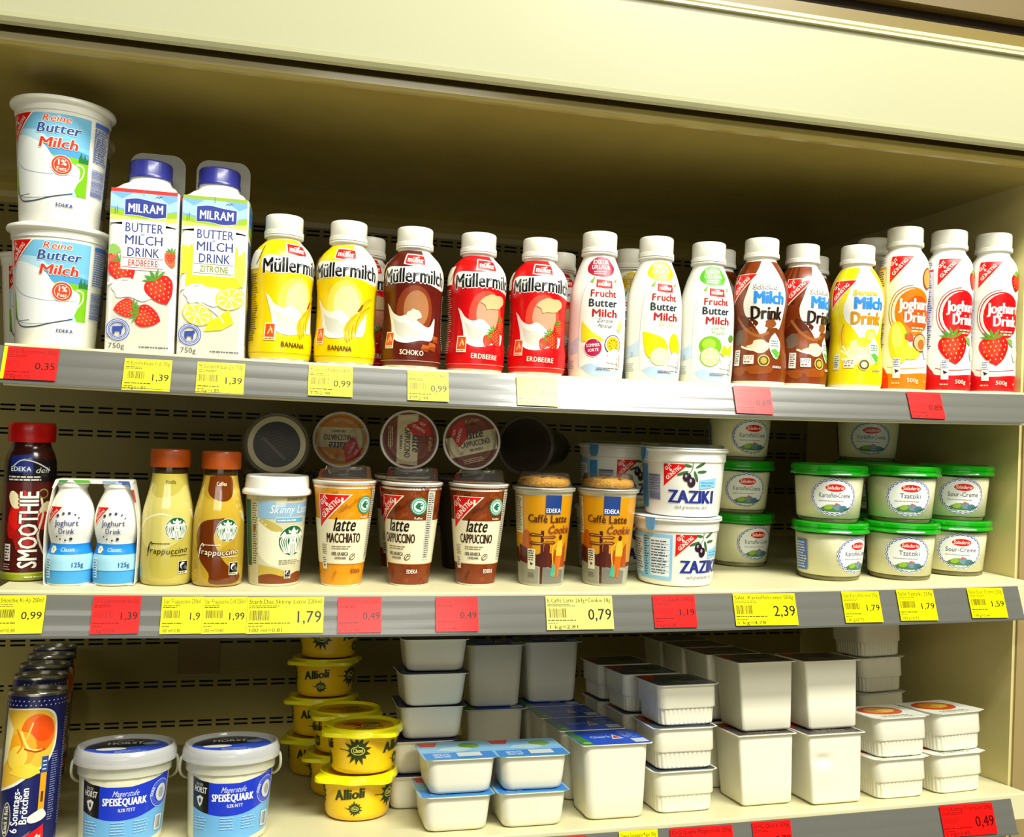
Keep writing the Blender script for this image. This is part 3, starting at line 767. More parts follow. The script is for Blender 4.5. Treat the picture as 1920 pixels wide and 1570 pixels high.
# ---- waisted milk drink bottle
MI = slim(Prof([(0, 0), (26, 0)], [(26, 0), (29.4, .8), (31.2, 4)], [(31.2, 4), (32, 12), (32.2, 22), (31.2, 36), (29.4, 52), (29, 64), (29.8, 78), (31.6, 92), (32.2, 102), (31.4, 112), (28.8, 123), (24.4, 133), (20.2, 140), (17.6, 144), (17.2, 148)]), .965)
def waist_bottle(ban):
    body = soft(solid('bottle', lathe(MI.pts, 72), WHITE), 50); a = Art(); P = pi * 31
    base, dk, lt = ('#7c3209', '#55200a', '#a4581f') if not ban else ('#f2dc06', '#e3c00a', '#f8ee66')
    a.rect(-P, 5, P, 142, base)
    for u, w in ((-40, 5), (-30, 3), (-22, 4), (-52, 3), (40, 4), (52, 5)): a.poly([(u, 142), (u + w, 142), (u + w - 4, 96), (u - 4, 96)], dk if not ban else '#f8ea3a')
    wh = smooth_path([(4, 142), (0, 132), (-8, 116), (-12, 104), (-16, 92), (-14, 80), (-6, 72), (2, 62), (8, 54), (16, 66), (24, 58), (34, 70), (38, 92), (36, 112), (28, 130), (22, 142)], 4)
    a.poly(wh, '#efeee4')
    if not ban:
        a.blob(-16, 66, 16, 12, '#5c2208', 11, .35); a.blob(-8, 52, 18, 12, '#8a4516', 12, .35); a.blob(24, 56, 13, 12, '#7a3a12', 13, .3); a.blob(18, 70, 7, 6, '#8f4c1c', 15, .2)
        a.stroke([(-26, 78), (-14, 64), (2, 56), (16, 60)], 3.2, '#a3612c'); a.blob(6, 44, 14, 7, '#d9c9ac', 14, .3); a.stroke([(-18, 44), (-2, 40), (16, 46)], 2.2, '#efe2c8'); a.blob(-24, 54, 8, 9, '#6b5a4a', 21, .2); a.blob(6, 18, 16, 6, '#94480f', 16, .3); a.blob(-18, 16, 10, 5, '#92470f', 18, .3)
    else:
        a.blob(6, 44, 20, 12, '#fbf2a0', 14, .3); a.banana(-12, 58, 18, 100, .2, '#eec21a'); a.ell(20, 62, 9, 8, '#f4dc2a'); a.ell(20, 62, 6.5, 5.6, '#f8ea7a'); a.ell(8, 54, 7, 6, '#f2d622'); a.blob(8, 34, 20, 7, '#f8efb0', 17, .35); a.stroke([(-16, 50), (-4, 36), (14, 40)], 2.4, '#faf3c6')
    a.corner(-32, 126, 31, 32, .9)
    a.text('Schoko' if not ban else 'Banane', 10, 108.5, 5.8, '#f7f3e8' if not ban else '#f2e26a', w=29, bold=0, out='#8f8a84' if not ban else '#cfae1a')
    a.text('Milch', 15, 92.5, 13.6, '#2f8ae0', w=37, bold=4); a.text('Drink', 13, 75.0, 14, '#2b1509' if not ban else '#d8920a', w=40, bold=4)
    a.poly(smooth_path([(24, 60), (32, 50), (30, 38), (24, 30), (17, 40), (17, 52), (24, 60)], 3)[:-1], '#dfeadf'); a.poly([(18, 40), (24, 42), (31, 37), (26, 29)], '#5fae3a'); a.lines(19, 44, 30, 52, 3, '#4f8a5a', .5)
    a.rect(-13, 24, -1, 34, '#ece6da'); a.text('UTZ', -7, 29, 3.6, '#8a3a2a', bold=1); a.lines(-12, 25, -2, 28, 1, '#8a6a5a')
    a.ell(10, 28, 6.6, 6.6, '#e9d26a'); a.ell(10, 28, 5.6, 5.6, '#5c4a16'); a.ell(10, 28, 3.6, 3.6, '#efe6b0' if ban else '#b8a23a')
    a.rect(-26, 22, -18, 40, '#dfe0d6'); a.lines(-25, 24, -19, 39, 6, '#5a6058', .5, True); a.text('EDEKA', 26, 20, 2.6, '#eaf0f8' if not ban else '#3f6aa8', w=12, bold=2)
    return [('bottle', body), ('sleeve', wrap(a, MI, 31.5, 3.4, 3.2, coat=.4)), ('cap', screwcap(19, 147.5, 22, PLAST))]

# ---- tall yoghurt drink bottle
JO = Prof([(0, 0), (24, 0)], [(24, 0), (26.2, .7), (27.4, 4)], [(27.4, 4), (27.9, 20), (27.6, 40), (27, 70), (26.6, 96), (26.9, 106), (27.6, 112)], [(27.6, 112), (27.9, 120), (28, 136), (27.6, 146), (25.6, 155), (22, 162), (18.8, 166.6), (18, 170), (18, 173)])
def tall_bottle(fl):
    body = soft(solid('bottle', lathe(JO.pts, 72), WHITE), 50); a = Art(); o = fl == 'orange'
    main, side = ('#ee7a08', '#e2340c') if o else ('#dd1216', '#c80c14')
    a.poly(smooth_path([(-88, 34), (-44, 36), (-34, 28), (-24, 20), (-4, 19), (24, 21), (88, 20)], 4) + [(88, 2), (-88, 2)], main)
    a.poly(smooth_path([(-88, 40), (-46, 42), (-36, 34), (-27, 24), (-22, 14)], 4) + [(-22, 2), (-88, 2)], side)
    a.stroke([(-46, 44), (-36, 35), (-25, 24), (-6, 22), (24, 25)], 1.1, '#f5efe0'); a.stroke([(-24, 27.5), (-6, 25), (24, 28)], .8, '#e89a2a' if o else '#9c3a34')
    a.corner(-24, 158, 28, 32, .95)
    a.ell(3, 92, 27, 30, '#f4efe2'); a.ring(3, 92, 24, 25.4, main, n=30, ry=1.13); a.ell(6, 92, 23.6, 27, main); a.ell(10, 90, 18, 21, '#e8510c' if o else '#c90f16')
    a.ring(3, 92, 27.4, 28, '#8a6f5a' if o else '#9a5a58', n=24, ry=1.12, a0=90, a1=260)
    a.text('Joghurt', 8, 95, 12.6, '#fbf5e6', w=40, bold=4); a.text('Drink', 9, 79.6, 12.4, '#fbf5e6', w=31, bold=4); a.lines(2, 68, 20, 75, 2, '#f3cfae', .5)
    if o:
        a.ell(-12, 56, 11, 25, '#f1d21a', 6); a.ell(-14, 62, 6, 16, '#f6e46a', 6); a.ell(-2, 44, 15, 8, '#f3dc34', -8); a.ell(14, 56, 10, 11, '#7a4a2a'); a.ell(14, 56, 8.6, 9.6, '#e9b27a'); a.ell(15, 54, 5, 6, '#b56c2c'); a.berry(0, 62, 5, 40, '#d8321c'); a.ell(22, 132, 8, 13, '#8a4a22'); a.ell(22, 132, 6.6, 11, '#e0a04a')
    else:
        a.berry(-4, 52, 17.5, 8); a.poly([(8, 66), (18, 64), (20, 54), (14, 58)], '#7ea84a'); a.berry(24, 134, 11, -15); a.poly([(16, 142), (24, 148), (22, 140)], '#86b04a')
    a.blob(24, 46, 6, 9, '#d5e2cc', 5, .15)
    a.rect(-17, 14, -9, 38, '#e6e6e0'); a.lines(-16.4, 27, -9.6, 37, 5, '#5a6aa8', .5, True); a.poly([(-15, 25), (-10, 22.5), (-14, 20)], '#2a2a35')
    a.text('500g', 5, 9.6, 4.6, '#f7e6c8', w=14, bold=1); a.lines(-18, 7, -8, 10, 1, '#f0cfa8', .5); a.text('e', 22, 9.6, 3.6, '#f7e6c8', bold=1)
    a.rect(-46, 78, -29, 146, '#ecdca8' if o else '#dcd3e4'); a.rect(-46, 143, -29, 146, '#d9a020' if o else '#b03a5a'); a.lines(-45, 50, -30, 142, 34, '#5a4a3a' if o else '#4f4f9a', .5); a.lines(-45, 148, -30, 156, 3, '#4f4f9a', .4)
    return [('bottle', body), ('label', wrap(a, JO, 27.8, 3.2, 4.0)), ('cap', screwcap(20, 172, 22.4, PLAST))]

# ---- smoothie bottle
SM = Prof([(0, 0), (20, 0)], [(20, 0), (22.2, .8), (22.8, 4)], [(22.8, 4), (22.8, 90), (22.6, 108)], [(22.6, 108), (22, 116), (20, 123), (18, 127), (17, 131), (17, 136)])
def smoothie():
    body = soft(solid('bottle', lathe(SM.pts, 64), M('#3a0f0c', .22, .3, .5)), 50); a = Art(); P = pi * 22.8
    a.rect(-P, 9, P, 95, '#4a120d'); a.rect(-P, 95, P, 116, '#15100f'); a.rect(-P, 1.5, P, 9, '#8f9a1a'); a.rect(-P, 7.4, P, 8, '#c8cc5a')
    a.poly([(-19, 104), (-19, 120), (2, 122), (2, 104)], '#1a2f8a'); a.stroke([(-16, 110), (-8, 116), (4, 114), (18, 106)], 1.2, '#eef0f4'); a.text('EDEKA', -9, 105.5, 4.2, '#f2f2ee', w=19, bold=2); a.text('deli', 10, 103.8, 5.4, '#e6e6e0', w=13, bold=0, shear=.3)
    a.lines(-20, 96, 16, 101.5, 2, '#d8d2cc', .5)
    a.ell(-10, 64, 8, 24, '#b8140f', -14); a.ell(-13, 78, 5, 9, '#e9dcae', 20); a.ell(-11, 60, 7, 10, '#d41a12'); a.ell(14, 66, 6, 11, '#e9dca8', -20); a.ell(13, 58, 6, 9, '#c21a10'); a.stroke([(10, 80), (12, 64), (8, 44), (14, 26)], 2, '#e8dcc2'); a.blob(-4, 40, 9, 12, '#a11510', 6); a.ring(12, 84, 3.4, 4.8, '#8a7a2a'); a.blob(14, 42, 3.6, 5, '#241008', 8)
    a.text('SMOOTHIE', 7.5, 50, 15.5, '#efe9de', w=74, bold=2, rot=90, out='#5a1a14')
    a.rect(-21, 20, -15, 36, '#d8d2c4'); a.lines(-20.4, 21, -15.6, 35, 5, '#3a2a26', .5); a.lines(-22, 11, -14, 18, 3, '#b89a92', .4); a.lines(-2, 3.6, 14, 6, 1, '#e2e6a8', .5)
    cap = soft(mesh_of('cap', *lathe([(19, 133), (20.4, 133), (20.8, 137), (20.8, 149), (19.4, 151.6), (0, 152)], 96, knurl(48, .15)), [M('#d0100c', .35, .2)], None, True), 50)
    return [('bottle', body), ('sleeve', wrap(a, SM, 22.6, 2.6, 5, coat=.5)), ('cap', cap, 'red screw cap')]

# ---- pair of small yoghurt drinks in a card sleeve
YD = Prof([(0, 0), (17, 0)], [(17, 0), (19, .8), (19.8, 3), (20.4, 10), (20.4, 24), (19.0, 31), (17.4, 36.5), (17.8, 42), (19.8, 50), (20.6, 58), (20.2, 66), (18.4, 75), (15.4, 83), (13.2, 88), (12.6, 92), (13.6, 93.4), (13.6, 97), (12.4, 98)], [(12.4, 98), (0, 98.4)])
def twin_pack():
    body = soft(solid('bottle', lathe(YD.pts, 56), WHITE), 50); P = pi * 20; a = Art()
    a.rect(-P, 2.5, P, 38, '#a8dcf0'); a.rect(-P, 2.5, P, 14, '#4ba6e2'); a.rect(-P, 14, P, 15, '#2c86cc'); a.rect(-P, 30, P, 40, '#2389dc'); a.rect(-P, 37, P, 38, '#74c0f0')
    a.text('Classic', 1, 33, 3.6, '#cfeaf8', w=14, bold=0, shear=.25)
    a.lay += 1
    for k in range(6): a.conv('#f6f4e0', ell(-14 + 2.4 * cos(k * pi / 3), 34.6 + 2.4 * sin(k * pi / 3), 1.5, 1.5, 8))
    a.ell(-14, 34.6, 1.3, 1.3, '#e6b81a', n=10)
    a.corner(-19, 75, 14, 17, .9)
    a.text('Joghurt', 0, 57.5, 5.4, '#2f3a86', w=20, bold=1); a.text('Drink', 0, 49.8, 5.2, '#2f3a86', w=14, bold=1); a.lay += 1
    for x, y, r in ((-8, 67, 1.4), (-3, 69, 1.2), (2, 69.4, 1.3), (7, 68, .8), (10, 65, .7), (-9, 47, .8), (-6, 44.6, .9), (-1, 43.6, 1), (4, 45, 1.5)): a.conv('#2f3a72', ell(x, y, r, r, 10))
    a.text('125g', 10, 18.5, 4.4, '#1a4f96', w=11, bold=1); a.rect(-19, 8, -14, 27, '#d8ecf2'); a.lines(-18.6, 9, -14.4, 26, 7, '#3a6a96', .5)
    lab = wrap(a, YD, 20, 2.6, 2.6)
    foil = solid('foil_lid', lathe([(12, 97.6), (14.3, 97.6), (14.3, 98.2), (0, 99)], 48), FOIL)
    # card sleeve, one closed band round both bottles
    prof = smooth_path([(-40.4, 2), (-41.4, 30), (-41.3, 56), (-37, 84), (-34, 99)], 5) + [(-33, 100.4), (33, 100.4), (34, 99)] + smooth_path([(34, 99), (37, 84), (41.3, 56), (41.4, 30), (40.4, 2)], 5) + [(39.6, .2), (-39.6, .2)]
    cx = lambda k: [(x * k, (z - 50) * (1 + (k - 1) * .8) + 50) for x, z in prof]
    o, i_ = cx(1.0), cx(.985); n = len(prof); v = []; f = []
    for y in (-13, 13): v += [(x, y, z) for x, z in o] + [(x, y, z) for x, z in i_]
    for k in range(n):
        j = (k + 1) % n
        f += [(k, j, 2 * n + j, 2 * n + k), (n + j, n + k, 3 * n + k, 3 * n + j), (j, k, n + k, n + j), (2 * n + k, 2 * n + j, 3 * n + j, 3 * n + k)]
    sl = mesh_of('card_sleeve', v, f, [M('#e9e5d6', .5)], None, False)
    b = Art()
    b.poly([(-36, 93), (-33, 100.6), (33, 100.6), (36, 93), (35, 90), (31, 97), (-31, 97), (-35, 90)], '#e9e7de'); b.poly([(-18, 100.3), (-4, 100.3), (-2, 97.4), (-16, 97.4)], '#5fae2e'); b.poly([(-30, 100), (-22, 100), (-24, 97.2), (-31, 97.4)], '#3a8a3a'); b.poly([(8, 99.8), (22, 99.8), (20, 97.4), (8, 97.4)], '#7ea6cc'); b.poly([(22, 100), (32, 100), (34, 93), (31, 96.6), (22, 97.4)], '#3a5aa8'); b.poly([(34.4, 92), (36.4, 92), (39, 80), (37.4, 80)], '#c03a2e')
    bp = printed('sleeve_print', b, lambda u, v, d: (u, -13.2 - d, v), off=.1)
    m1 = lambda me, dx: shift_mesh(me, dx)
    L, R = -20.5, 20.5; parts = []
    for dx in (L, R):
        parts.append(('bottle', shift_mesh(body, dx), None, [('label', shift_mesh(lab, dx)), ('foil_lid', shift_mesh(foil, dx))]))
    parts.append(('card_sleeve', sl, 'thin card sleeve round both bottles', [('sleeve_print', bp)]))
    return parts
def shift_mesh(me, dx, dy=0, dz=0):
    m = me.copy(); m.transform(Matrix.Translation((dx / 1000, dy / 1000, dz / 1000))); return m

# ---- glass coffee drink bottle
FP = slim(Prof([(0, 0), (20, 0)], [(20, 0), (23, .8), (24.6, 3.4), (25.2, 9)], [(25.2, 9), (25.4, 30), (25.2, 58), (24.2, 72), (21.6, 84), (18.8, 96), (17.4, 104), (16.8, 110), (16.6, 116)]), .965)
def coffee_bottle(coffee):
    tan, ink = ('#b9a93a', '#2a2208') if not coffee else ('#b3921c', '#f3ecd6')
    body = soft(solid('bottle', lathe(FP.pts, 64), M('#c9bb62' if not coffee else '#bf9d33', .08, 1.0, .6)), 50)
    a = Art(); P = pi * 25.3
    a.rect(-P, 108.6, P, 115, '#3a2a12')
    a.rect(-P, 1.5, P, 108.6, '#bfb04e' if not coffee else '#b8962a')
    a.poly(smooth_path([(-26, 100), (-25, 84), (-30, 66), (-36, 50), (-30, 86), (-26, 100)], 4)[:-1], '#f0ead0'); a.poly(smooth_path([(20, 96), (19, 84), (26, 70), (34, 62), (26, 82), (20, 96)], 4)[:-1], '#e9e3c6')
    a.poly(smooth_path([(-30, 96), (-14, 86), (6, 88), (24, 98), (30, 90), (24, 60), (6, 40), (-20, 36), (-36, 60), (-30, 96)], 4)[:-1], '#d2c66e' if not coffee else '#c7a634')
    if coffee:
        a.poly(smooth_path([(-16, 108), (16, 108), (17, 92), (8, 84), (-6, 86), (-16, 94), (-16, 108)], 4)[:-1], '#6d3208')
        a.poly(smooth_path([(6, 68), (-16, 64), (-24, 50), (-20, 30), (-8, 14), (-6, 4), (22, 4), (26, 12), (10, 22), (0, 36), (-4, 52), (6, 68)], 4)[:-1], '#6a2d07')
    else:
        a.stroke([(-34, 50), (-24, 64), (-8, 70), (4, 68)], 1.4, '#efe8c4'); a.poly(smooth_path([(-38, 44), (-34, 30), (-30, 10), (-36, 8), (-40, 26), (-38, 44)], 3)[:-1], '#e8e2c4')
    a.text('Coffee' if coffee else 'Vanilla', 2, 99, 3.8, '#f4ecd8' if coffee else '#4a3c10', w=14, bold=1)
    a.siren(9, 56, 11.2)
    a.text('frappuccino', 1, 31.5, 5.6, ink, w=40, bold=0, shear=.12, arc=.004, out='#6a2d07' if coffee else None); a.stroke([(-19, 29), (-18, 38), (-15, 43), (-14, 40)], .9, ink); a.lines(-14, 41, 6, 42.2, 1, ink, .6); a.lines(4, 29.5, 22, 30.6, 1, ink, .6)
    a.fair(12, 12.4, 9.6)
    cap = soft(mesh_of('cap', *lathe([(17, 115), (18.6, 115), (18.9, 117), (18.9, 130), (18, 132.2), (0, 133)], 80, knurl(40, .1)), [M('#a8480a', .42, .1)], None, True), 50)
    return [('bottle', body), ('label', wrap(a, FP, 25.3, 2.8, 3.2, rough=.12, coat=1.0)), ('cap', cap, 'brown screw cap')]
# ---- cup with white travel lid
SK = Prof([(0, 0), (23.6, 0)], [(23.6, 0), (24.6, 1), (24.8, 3)], [(24.8, 3), (30.6, 94)])
def travel_cup():
    body = soft(solid('cup', lathe(SK.pts, 64), M('#d9d3b4', .25, .4, .5)), 50); a = Art(); P = pi * 28
    a.rect(-P, 3, P, 92, '#cfc9a6'); a.rect(-22, 70, P, 84, '#8fb6d2'); a.poly([(-22, 84), (-22, 78), (4, 80), (4, 84)], '#b9d0da')
    a.poly(smooth_path([(-22, 70), (-10, 60), (10, 54), (40, 60), (40, 30), (0, 20), (-22, 34), (-22, 70)], 4)[:-1], '#e6e2c2'); a.poly(smooth_path([(-22, 66), (-8, 56), (4, 56), (-6, 64), (-22, 70)], 3)[:-1], '#c0ab52'); a.poly(smooth_path([(-22, 22), (0, 18), (16, 10), (-22, 8), (-22, 22)], 3)[:-1], '#bfa746')
    a.poly(smooth_path([(-22, 3), (-22, 10), (-8, 13), (8, 10), (24, 14), (40, 10), (40, 3)], 4), '#7c3a12')
    a.rect(-22, 68, -5, 85, '#8fb6d2'); a.rect(-40, 20, -31, 86, '#1c6a4c'); a.rect(-31, 3, -22, 92, '#c4bc98'); a.lines(-29.6, 22, -23.4, 84, 26, '#5a523a', .5); a.rect(-28, 55, -25, 61, '#8a4a22')
    a.text('Skinny Latte', 12, 73.6, 8.0, '#f2f4f0', w=46, bold=0, shear=.25); a.rect(-4, 64.6, 26, 68.6, '#54a9d8'); a.lines(-3, 65.4, 22, 68, 1, '#e6f0f4', .5)
    a.siren(14, 46, 15.5); a.lines(0, 22, 26, 27.5, 3, '#8a8460', .4); a.fair(7, 8.5, 6.4); a.text('STARBUCKS', 14, 86.4, 2.6, '#4a3a26', w=18, bold=2)
    lid = soft(mesh_of('lid', *lathe([(30.5, 91), (34, 91), (34.6, 92.4), (34.2, 95), (33, 96.4), (32, 97.4), (31.6, 104), (31.2, 108.6), (30, 110), (28.6, 110), (27.6, 107.6), (0, 107)], 72), [M('#f6f5ea', .4, .1)], None, True), 35)
    return [('cup', body), ('label', wrap(a, SK, 28, 3.2, 12, coat=.3)), ('lid', lid, 'white travel lid')]

# ---- chilled latte cup with clear domed lid
LA = Prof([(0, 0), (19.4, 0)], [(19.4, 0), (20.4, 1), (20.6, 3)], [(20.6, 3), (30.6, 100)], [(30.6, 100), (31.2, 100.4)], [(31.2, 100.4), (31.4, 105)], [(31.4, 105), (32.4, 106), (32.4, 107.4)], [(32.4, 107.4), (31, 107.8)], [(31, 107.8), (0, 106.5)])
def dome(zb, r, h, raised=True):
    pts = [(r + 2.4, zb - 3.4), (r + 2.6, zb), (r - 1, zb + .8), (r - 3.2, zb + 1.6), (r - 4.4, zb + h - 3), (r - 5.6, zb + h - .6), (r - 8, zb + h), (r - 11.5, zb + h - .3), (r - 13, zb + h - 4), (0, zb + h - 4.4)]
    if not raised: pts = [(r + 2.2, zb - 3), (r + 2.4, zb), (r - 1, zb + .8), (r - 2.6, zb + 1.6), (r - 6, zb + h - 1), (r - 8, zb + h), (0, zb + h)]
    return soft(mesh_of('dome_lid', *lathe(pts, 64, (lambda a, rr, z: (rr, z - (4.2 if raised and z > zb + 5 and rr > 5 and sin(a * 1.0 + .6) < -.35 else 0))), False), [clear('#ffffff', .15, .975, .06, .022)], None, True), 45)
def latte_bare(mac): return latte_cup(mac)[:-1]
def latte_cup(mac):
    body = soft(solid('cup', lathe(LA.pts, 64), WHITE), 45); a = Art(); P = pi * 30
    base, dk = ('#e0930a', '#c47408') if mac else ('#7e3309', '#5f2206')
    a.rect(-P, 2, P, 104, base)
    rng = random.Random(3)
    for k in range(44): a.text(rng.choice(('Caffè', 'coffee', 'Coffea')), rng.uniform(-70, 70), rng.choice((4, 10, 16, 72, 79, 86, 93, 99)), 4.4, dk if rng.random() < .5 else ('#eeb23a' if mac else '#a85a22'), w=12, bold=0, shear=.3, rot=rng.choice((-30, 40, 60, 25)))
    a.rect(-P, 24, P, 69, '#efe6c4'); a.rect(-P, 23.2, P, 24, '#d9a05a' if mac else '#c98a4a')
    a.corner(-28, 94, 34, 34, 1.05); a.frogseal(24, 84, 9.6)
    a.text('latte', 1, 57.6, 13.4, '#22120a', w=25, bold=2, shear=.22)
    a.text('MACCHIATO' if mac else 'CAPPUCCINO', 1, 45.6, 9.4, '#3a1c0c', w=41, bold=4)
    a.lines(-13, 38.4, 14, 43, 2, '#8a7a5a', .42); a.text('100% ARABICA', -3, 32.4, 3.6, '#3a2414', w=21, bold=2); a.text('KAFFEEBOHNEN', -2, 28.6, 2.4, '#3a2414', w=14, bold=2)
    a.ell(13, 31, 4.4, 3, '#5a3a1c', 30); a.ell(13, 31, 3.5, 2.2, '#efe6c4', 30); a.stroke([(10.4, 29), (13, 31.6), (15.4, 32.4)], .9, '#5a3a1c')
    a.rect(-27, 18, -20, 31, '#e6e0cc'); a.lines(-26.4, 24, -20.6, 30.4, 3, '#5a5248', .5); a.poly([(-25, 24), (-21.6, 22), (-24.4, 20)], '#2a2a30'); a.lines(-27, 33, -19, 44, 6, '#7a6a4a', .4)
    a.text('EDEKA', 20, 14, 4, '#7a2408' if mac else '#f2ecdc', w=15, bold=2)
    a.rect(33, 28, 42, 100, '#d6d3c0'); a.lines(34, 30, 41, 98, 30, '#5a5650', .5)
    b = Art(); b.ell(0, 0, 30, 30, base, n=40); q = [p for p in ell(0, 0, 30, 30, 60) if -14 <= p[1] <= 9]
    b.poly([(sqrt(900 - 196), -14), (sqrt(900 - 81), 9), (-sqrt(900 - 81), 9), (-sqrt(900 - 196), -14)], '#e6dcb4'); b.poly([(-24, 18), (-6, 27), (-3, 5), (-16, -4)], '#d81410'); b.text('GÜNSTIG', -11, 9, 3.4, '#f6e9dc', w=16, bold=2, rot=62); b.text('GUT', -16, 13, 3, '#f6e9dc', w=7, bold=2, rot=62)
    b.text('latte', 4, 3, 9, '#22120a', w=19, bold=2, shear=.2); b.text('MACCHIATO' if mac else 'CAPPUCCINO', 3, -5.6, 6.2, '#3a1c0c', w=34, bold=2); b.text('100% ARABICA', 3, -11, 2.8, '#3a2414', w=16, bold=2)
    b.lines(-14, -24, 14, -18, 3, '#e9d9b0', .4); b.text('Kaffee', 4, 21, 4.4, '#e0b070', w=16, bold=0, shear=.3)
    foil = printed('foil_print', b, lambda u, v, d: (u, v, 108.3 + d), off=.1, lay=.03)
    return [('cup', body), ('label', wrap(a, LA, 30, 3.2, 14, coat=.25)), ('foil_print', foil), ('dome_lid', dome(107.4, 30.8, 15), 'clear plastic dome lid')]
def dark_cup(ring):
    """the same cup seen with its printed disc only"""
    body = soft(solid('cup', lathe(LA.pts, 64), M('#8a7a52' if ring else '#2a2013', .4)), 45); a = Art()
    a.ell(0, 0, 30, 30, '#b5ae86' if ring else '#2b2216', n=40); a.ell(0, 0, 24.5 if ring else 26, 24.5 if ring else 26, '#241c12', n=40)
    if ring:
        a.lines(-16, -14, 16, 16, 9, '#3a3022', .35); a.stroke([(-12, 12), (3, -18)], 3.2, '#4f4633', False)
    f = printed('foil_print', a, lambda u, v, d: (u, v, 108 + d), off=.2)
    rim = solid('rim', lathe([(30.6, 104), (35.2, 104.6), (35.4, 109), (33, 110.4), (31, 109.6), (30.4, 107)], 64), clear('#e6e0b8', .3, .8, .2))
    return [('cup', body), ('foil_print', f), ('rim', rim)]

# ---- latte cup with a cookie under the lid
CK = Prof([(0, 0), (23, 0)], [(23, 0), (24, 1), (24.2, 3)], [(24.2, 3), (31.6, 98)], [(31.6, 98), (32.4, 101)], [(32.4, 101), (34.4, 101.6), (34.8, 103.6)], [(34.8, 103.6), (0, 104)])
def cookie_cup():
    body = soft(solid('cup', lathe(CK.pts, 64), M('#cfc9ae', .3, .4)), 45); a = Art(); P = pi * 30
    a.rect(-P, 2, P, 97, '#d4930c'); a.rect(-P, 2, P, 26, '#a8a690'); a.poly([(-P, 26), (-P, 40), (-36, 40), (-34, 28), (P, 24), (P, 20), (0, 22)], '#5c1d12')
    a.poly(smooth_path([(-30, 40), (-26, 58), (-20, 60), (-16, 54), (-14, 42)], 2) + [(-14, 20), (-30, 26)], '#b4560e'); a.poly([(-1, 22), (0, 44), (3, 50), (7, 44), (7, 36), (11, 36), (11, 20)], '#5a1a10'); a.poly([(10, 22), (13, 40), (22, 36), (30, 48), (34, 20)], '#a9480e')
    a.poly([(-34, 26), (-34, 44), (-20, 40), (-8, 34), (4, 40), (4, 20)], '#4a150e'); a.poly([(-34, 3), (-34, 26), (-6, 20), (-6, 3)], '#8f8d7a'); a.poly([(0, 3), (0, 21), (30, 17), (30, 3)], '#77756a')
    a.rect(-4, 3, -.6, 60, '#4a130c')
    for y, s in ((54, 1), (48, 1), (56, -1), (47, -1)): a.poly([(-2, y), (-2 + s * 13, y + 1.2), (-2 + s * 16, y - .6), (-2 + s * 13, y - 2.6), (-2, y - 2.2)], '#7a3a10' if s > 0 else '#5f2a10'); a.stroke([(-2, y - .9), (-2 + s * 13, y - .6)], .5, '#e8b23a', False)
    # strolling figure as a plain silhouette print
    a.ell(20, 53, 2.2, 2.8, '#4a1c10'); a.poly([(16, 49), (23, 50), (25, 38), (24, 32), (15, 32), (15, 42)], '#e6b93a'); a.poly([(15, 33), (24, 33), (21, 10), (18, 10), (18, 24), (16, 10), (13, 12)], '#d06a10'); a.poly([(11, 24), (14, 24), (16, 14), (14, 10), (9, 12)], '#3fae8e'); a.stroke([(15, 47), (10, 40), (12, 24)], 1.3, '#e6b93a')
    a.rect(-20, 18, -10, 40, '#ded8bc'); a.lines(-19, 27, -11, 39, 5, '#3a2a22', .5); a.poly([(-17, 26), (-12.6, 24), (-15.6, 22)], '#2a1a16'); a.lines(-20, 9, -10, 15, 4, '#5a564a', .4)
    a.rect(-40, 56, -26, 96, '#d4ccaa'); a.lines(-39, 58, -27, 95, 20, '#4a3a22', .5)
    a.rect(0, 78, 17, 98, '#1c3f86'); a.text('EDEKA', 8.5, 79.4, 4.6, '#f2f0e6', w=16, bold=2)
    a.text('Caffè Latte', 4, 69, 8, '#5a2a10', w=46, bold=2); a.text('+', 9, 64.6, 3.4, '#5a2a10'); a.text('Cookie', 18, 57.4, 8, '#8a3a2a', w=30, bold=2, shear=.2)
    seal = solid('foil_lid', lathe([(34.8, 103.7), (35, 104.8), (0, 105.4)], 64), FOIL)
    rng = random.Random(5)
    ck = soft(mesh_of('cookie', *lathe([(0, 106), (24, 106), (28, 107.6), (29, 110.4), (27, 114), (20, 116.4), (8, 117.6), (0, 117.6)], 48, lambda q, r, z: (r + rng.uniform(-.5, .5), z + rng.uniform(-.5, .5))), [M('#c58f2e', .75, 0, .2, noise=.35, bump=.8, nscale=420)], None, True), 70)
    b = Art()
    for k in range(14):
        t, q = rng.uniform(0, 6.28), rng.uniform(6, 24); b.blob(q * cos(t), q * sin(t), 2.4, 1.6, '#5a2c0c', k, .3, 8)
    ch = printed('chips', b, lambda u, v, d: (u, v, 117.6 + .4 - 2.2 * (hypot(u, v) / 24) ** 3 + d), off=.2)
    return [('cup', body), ('label', wrap(a, CK, 30, 3.2, 14, coat=.5)), ('foil_lid', seal), ('cookie', ck, 'golden cookie under the lid', [('chips', ch)]), ('dome_lid', dome(105, 32.6, 16, False), 'clear plastic lid')]

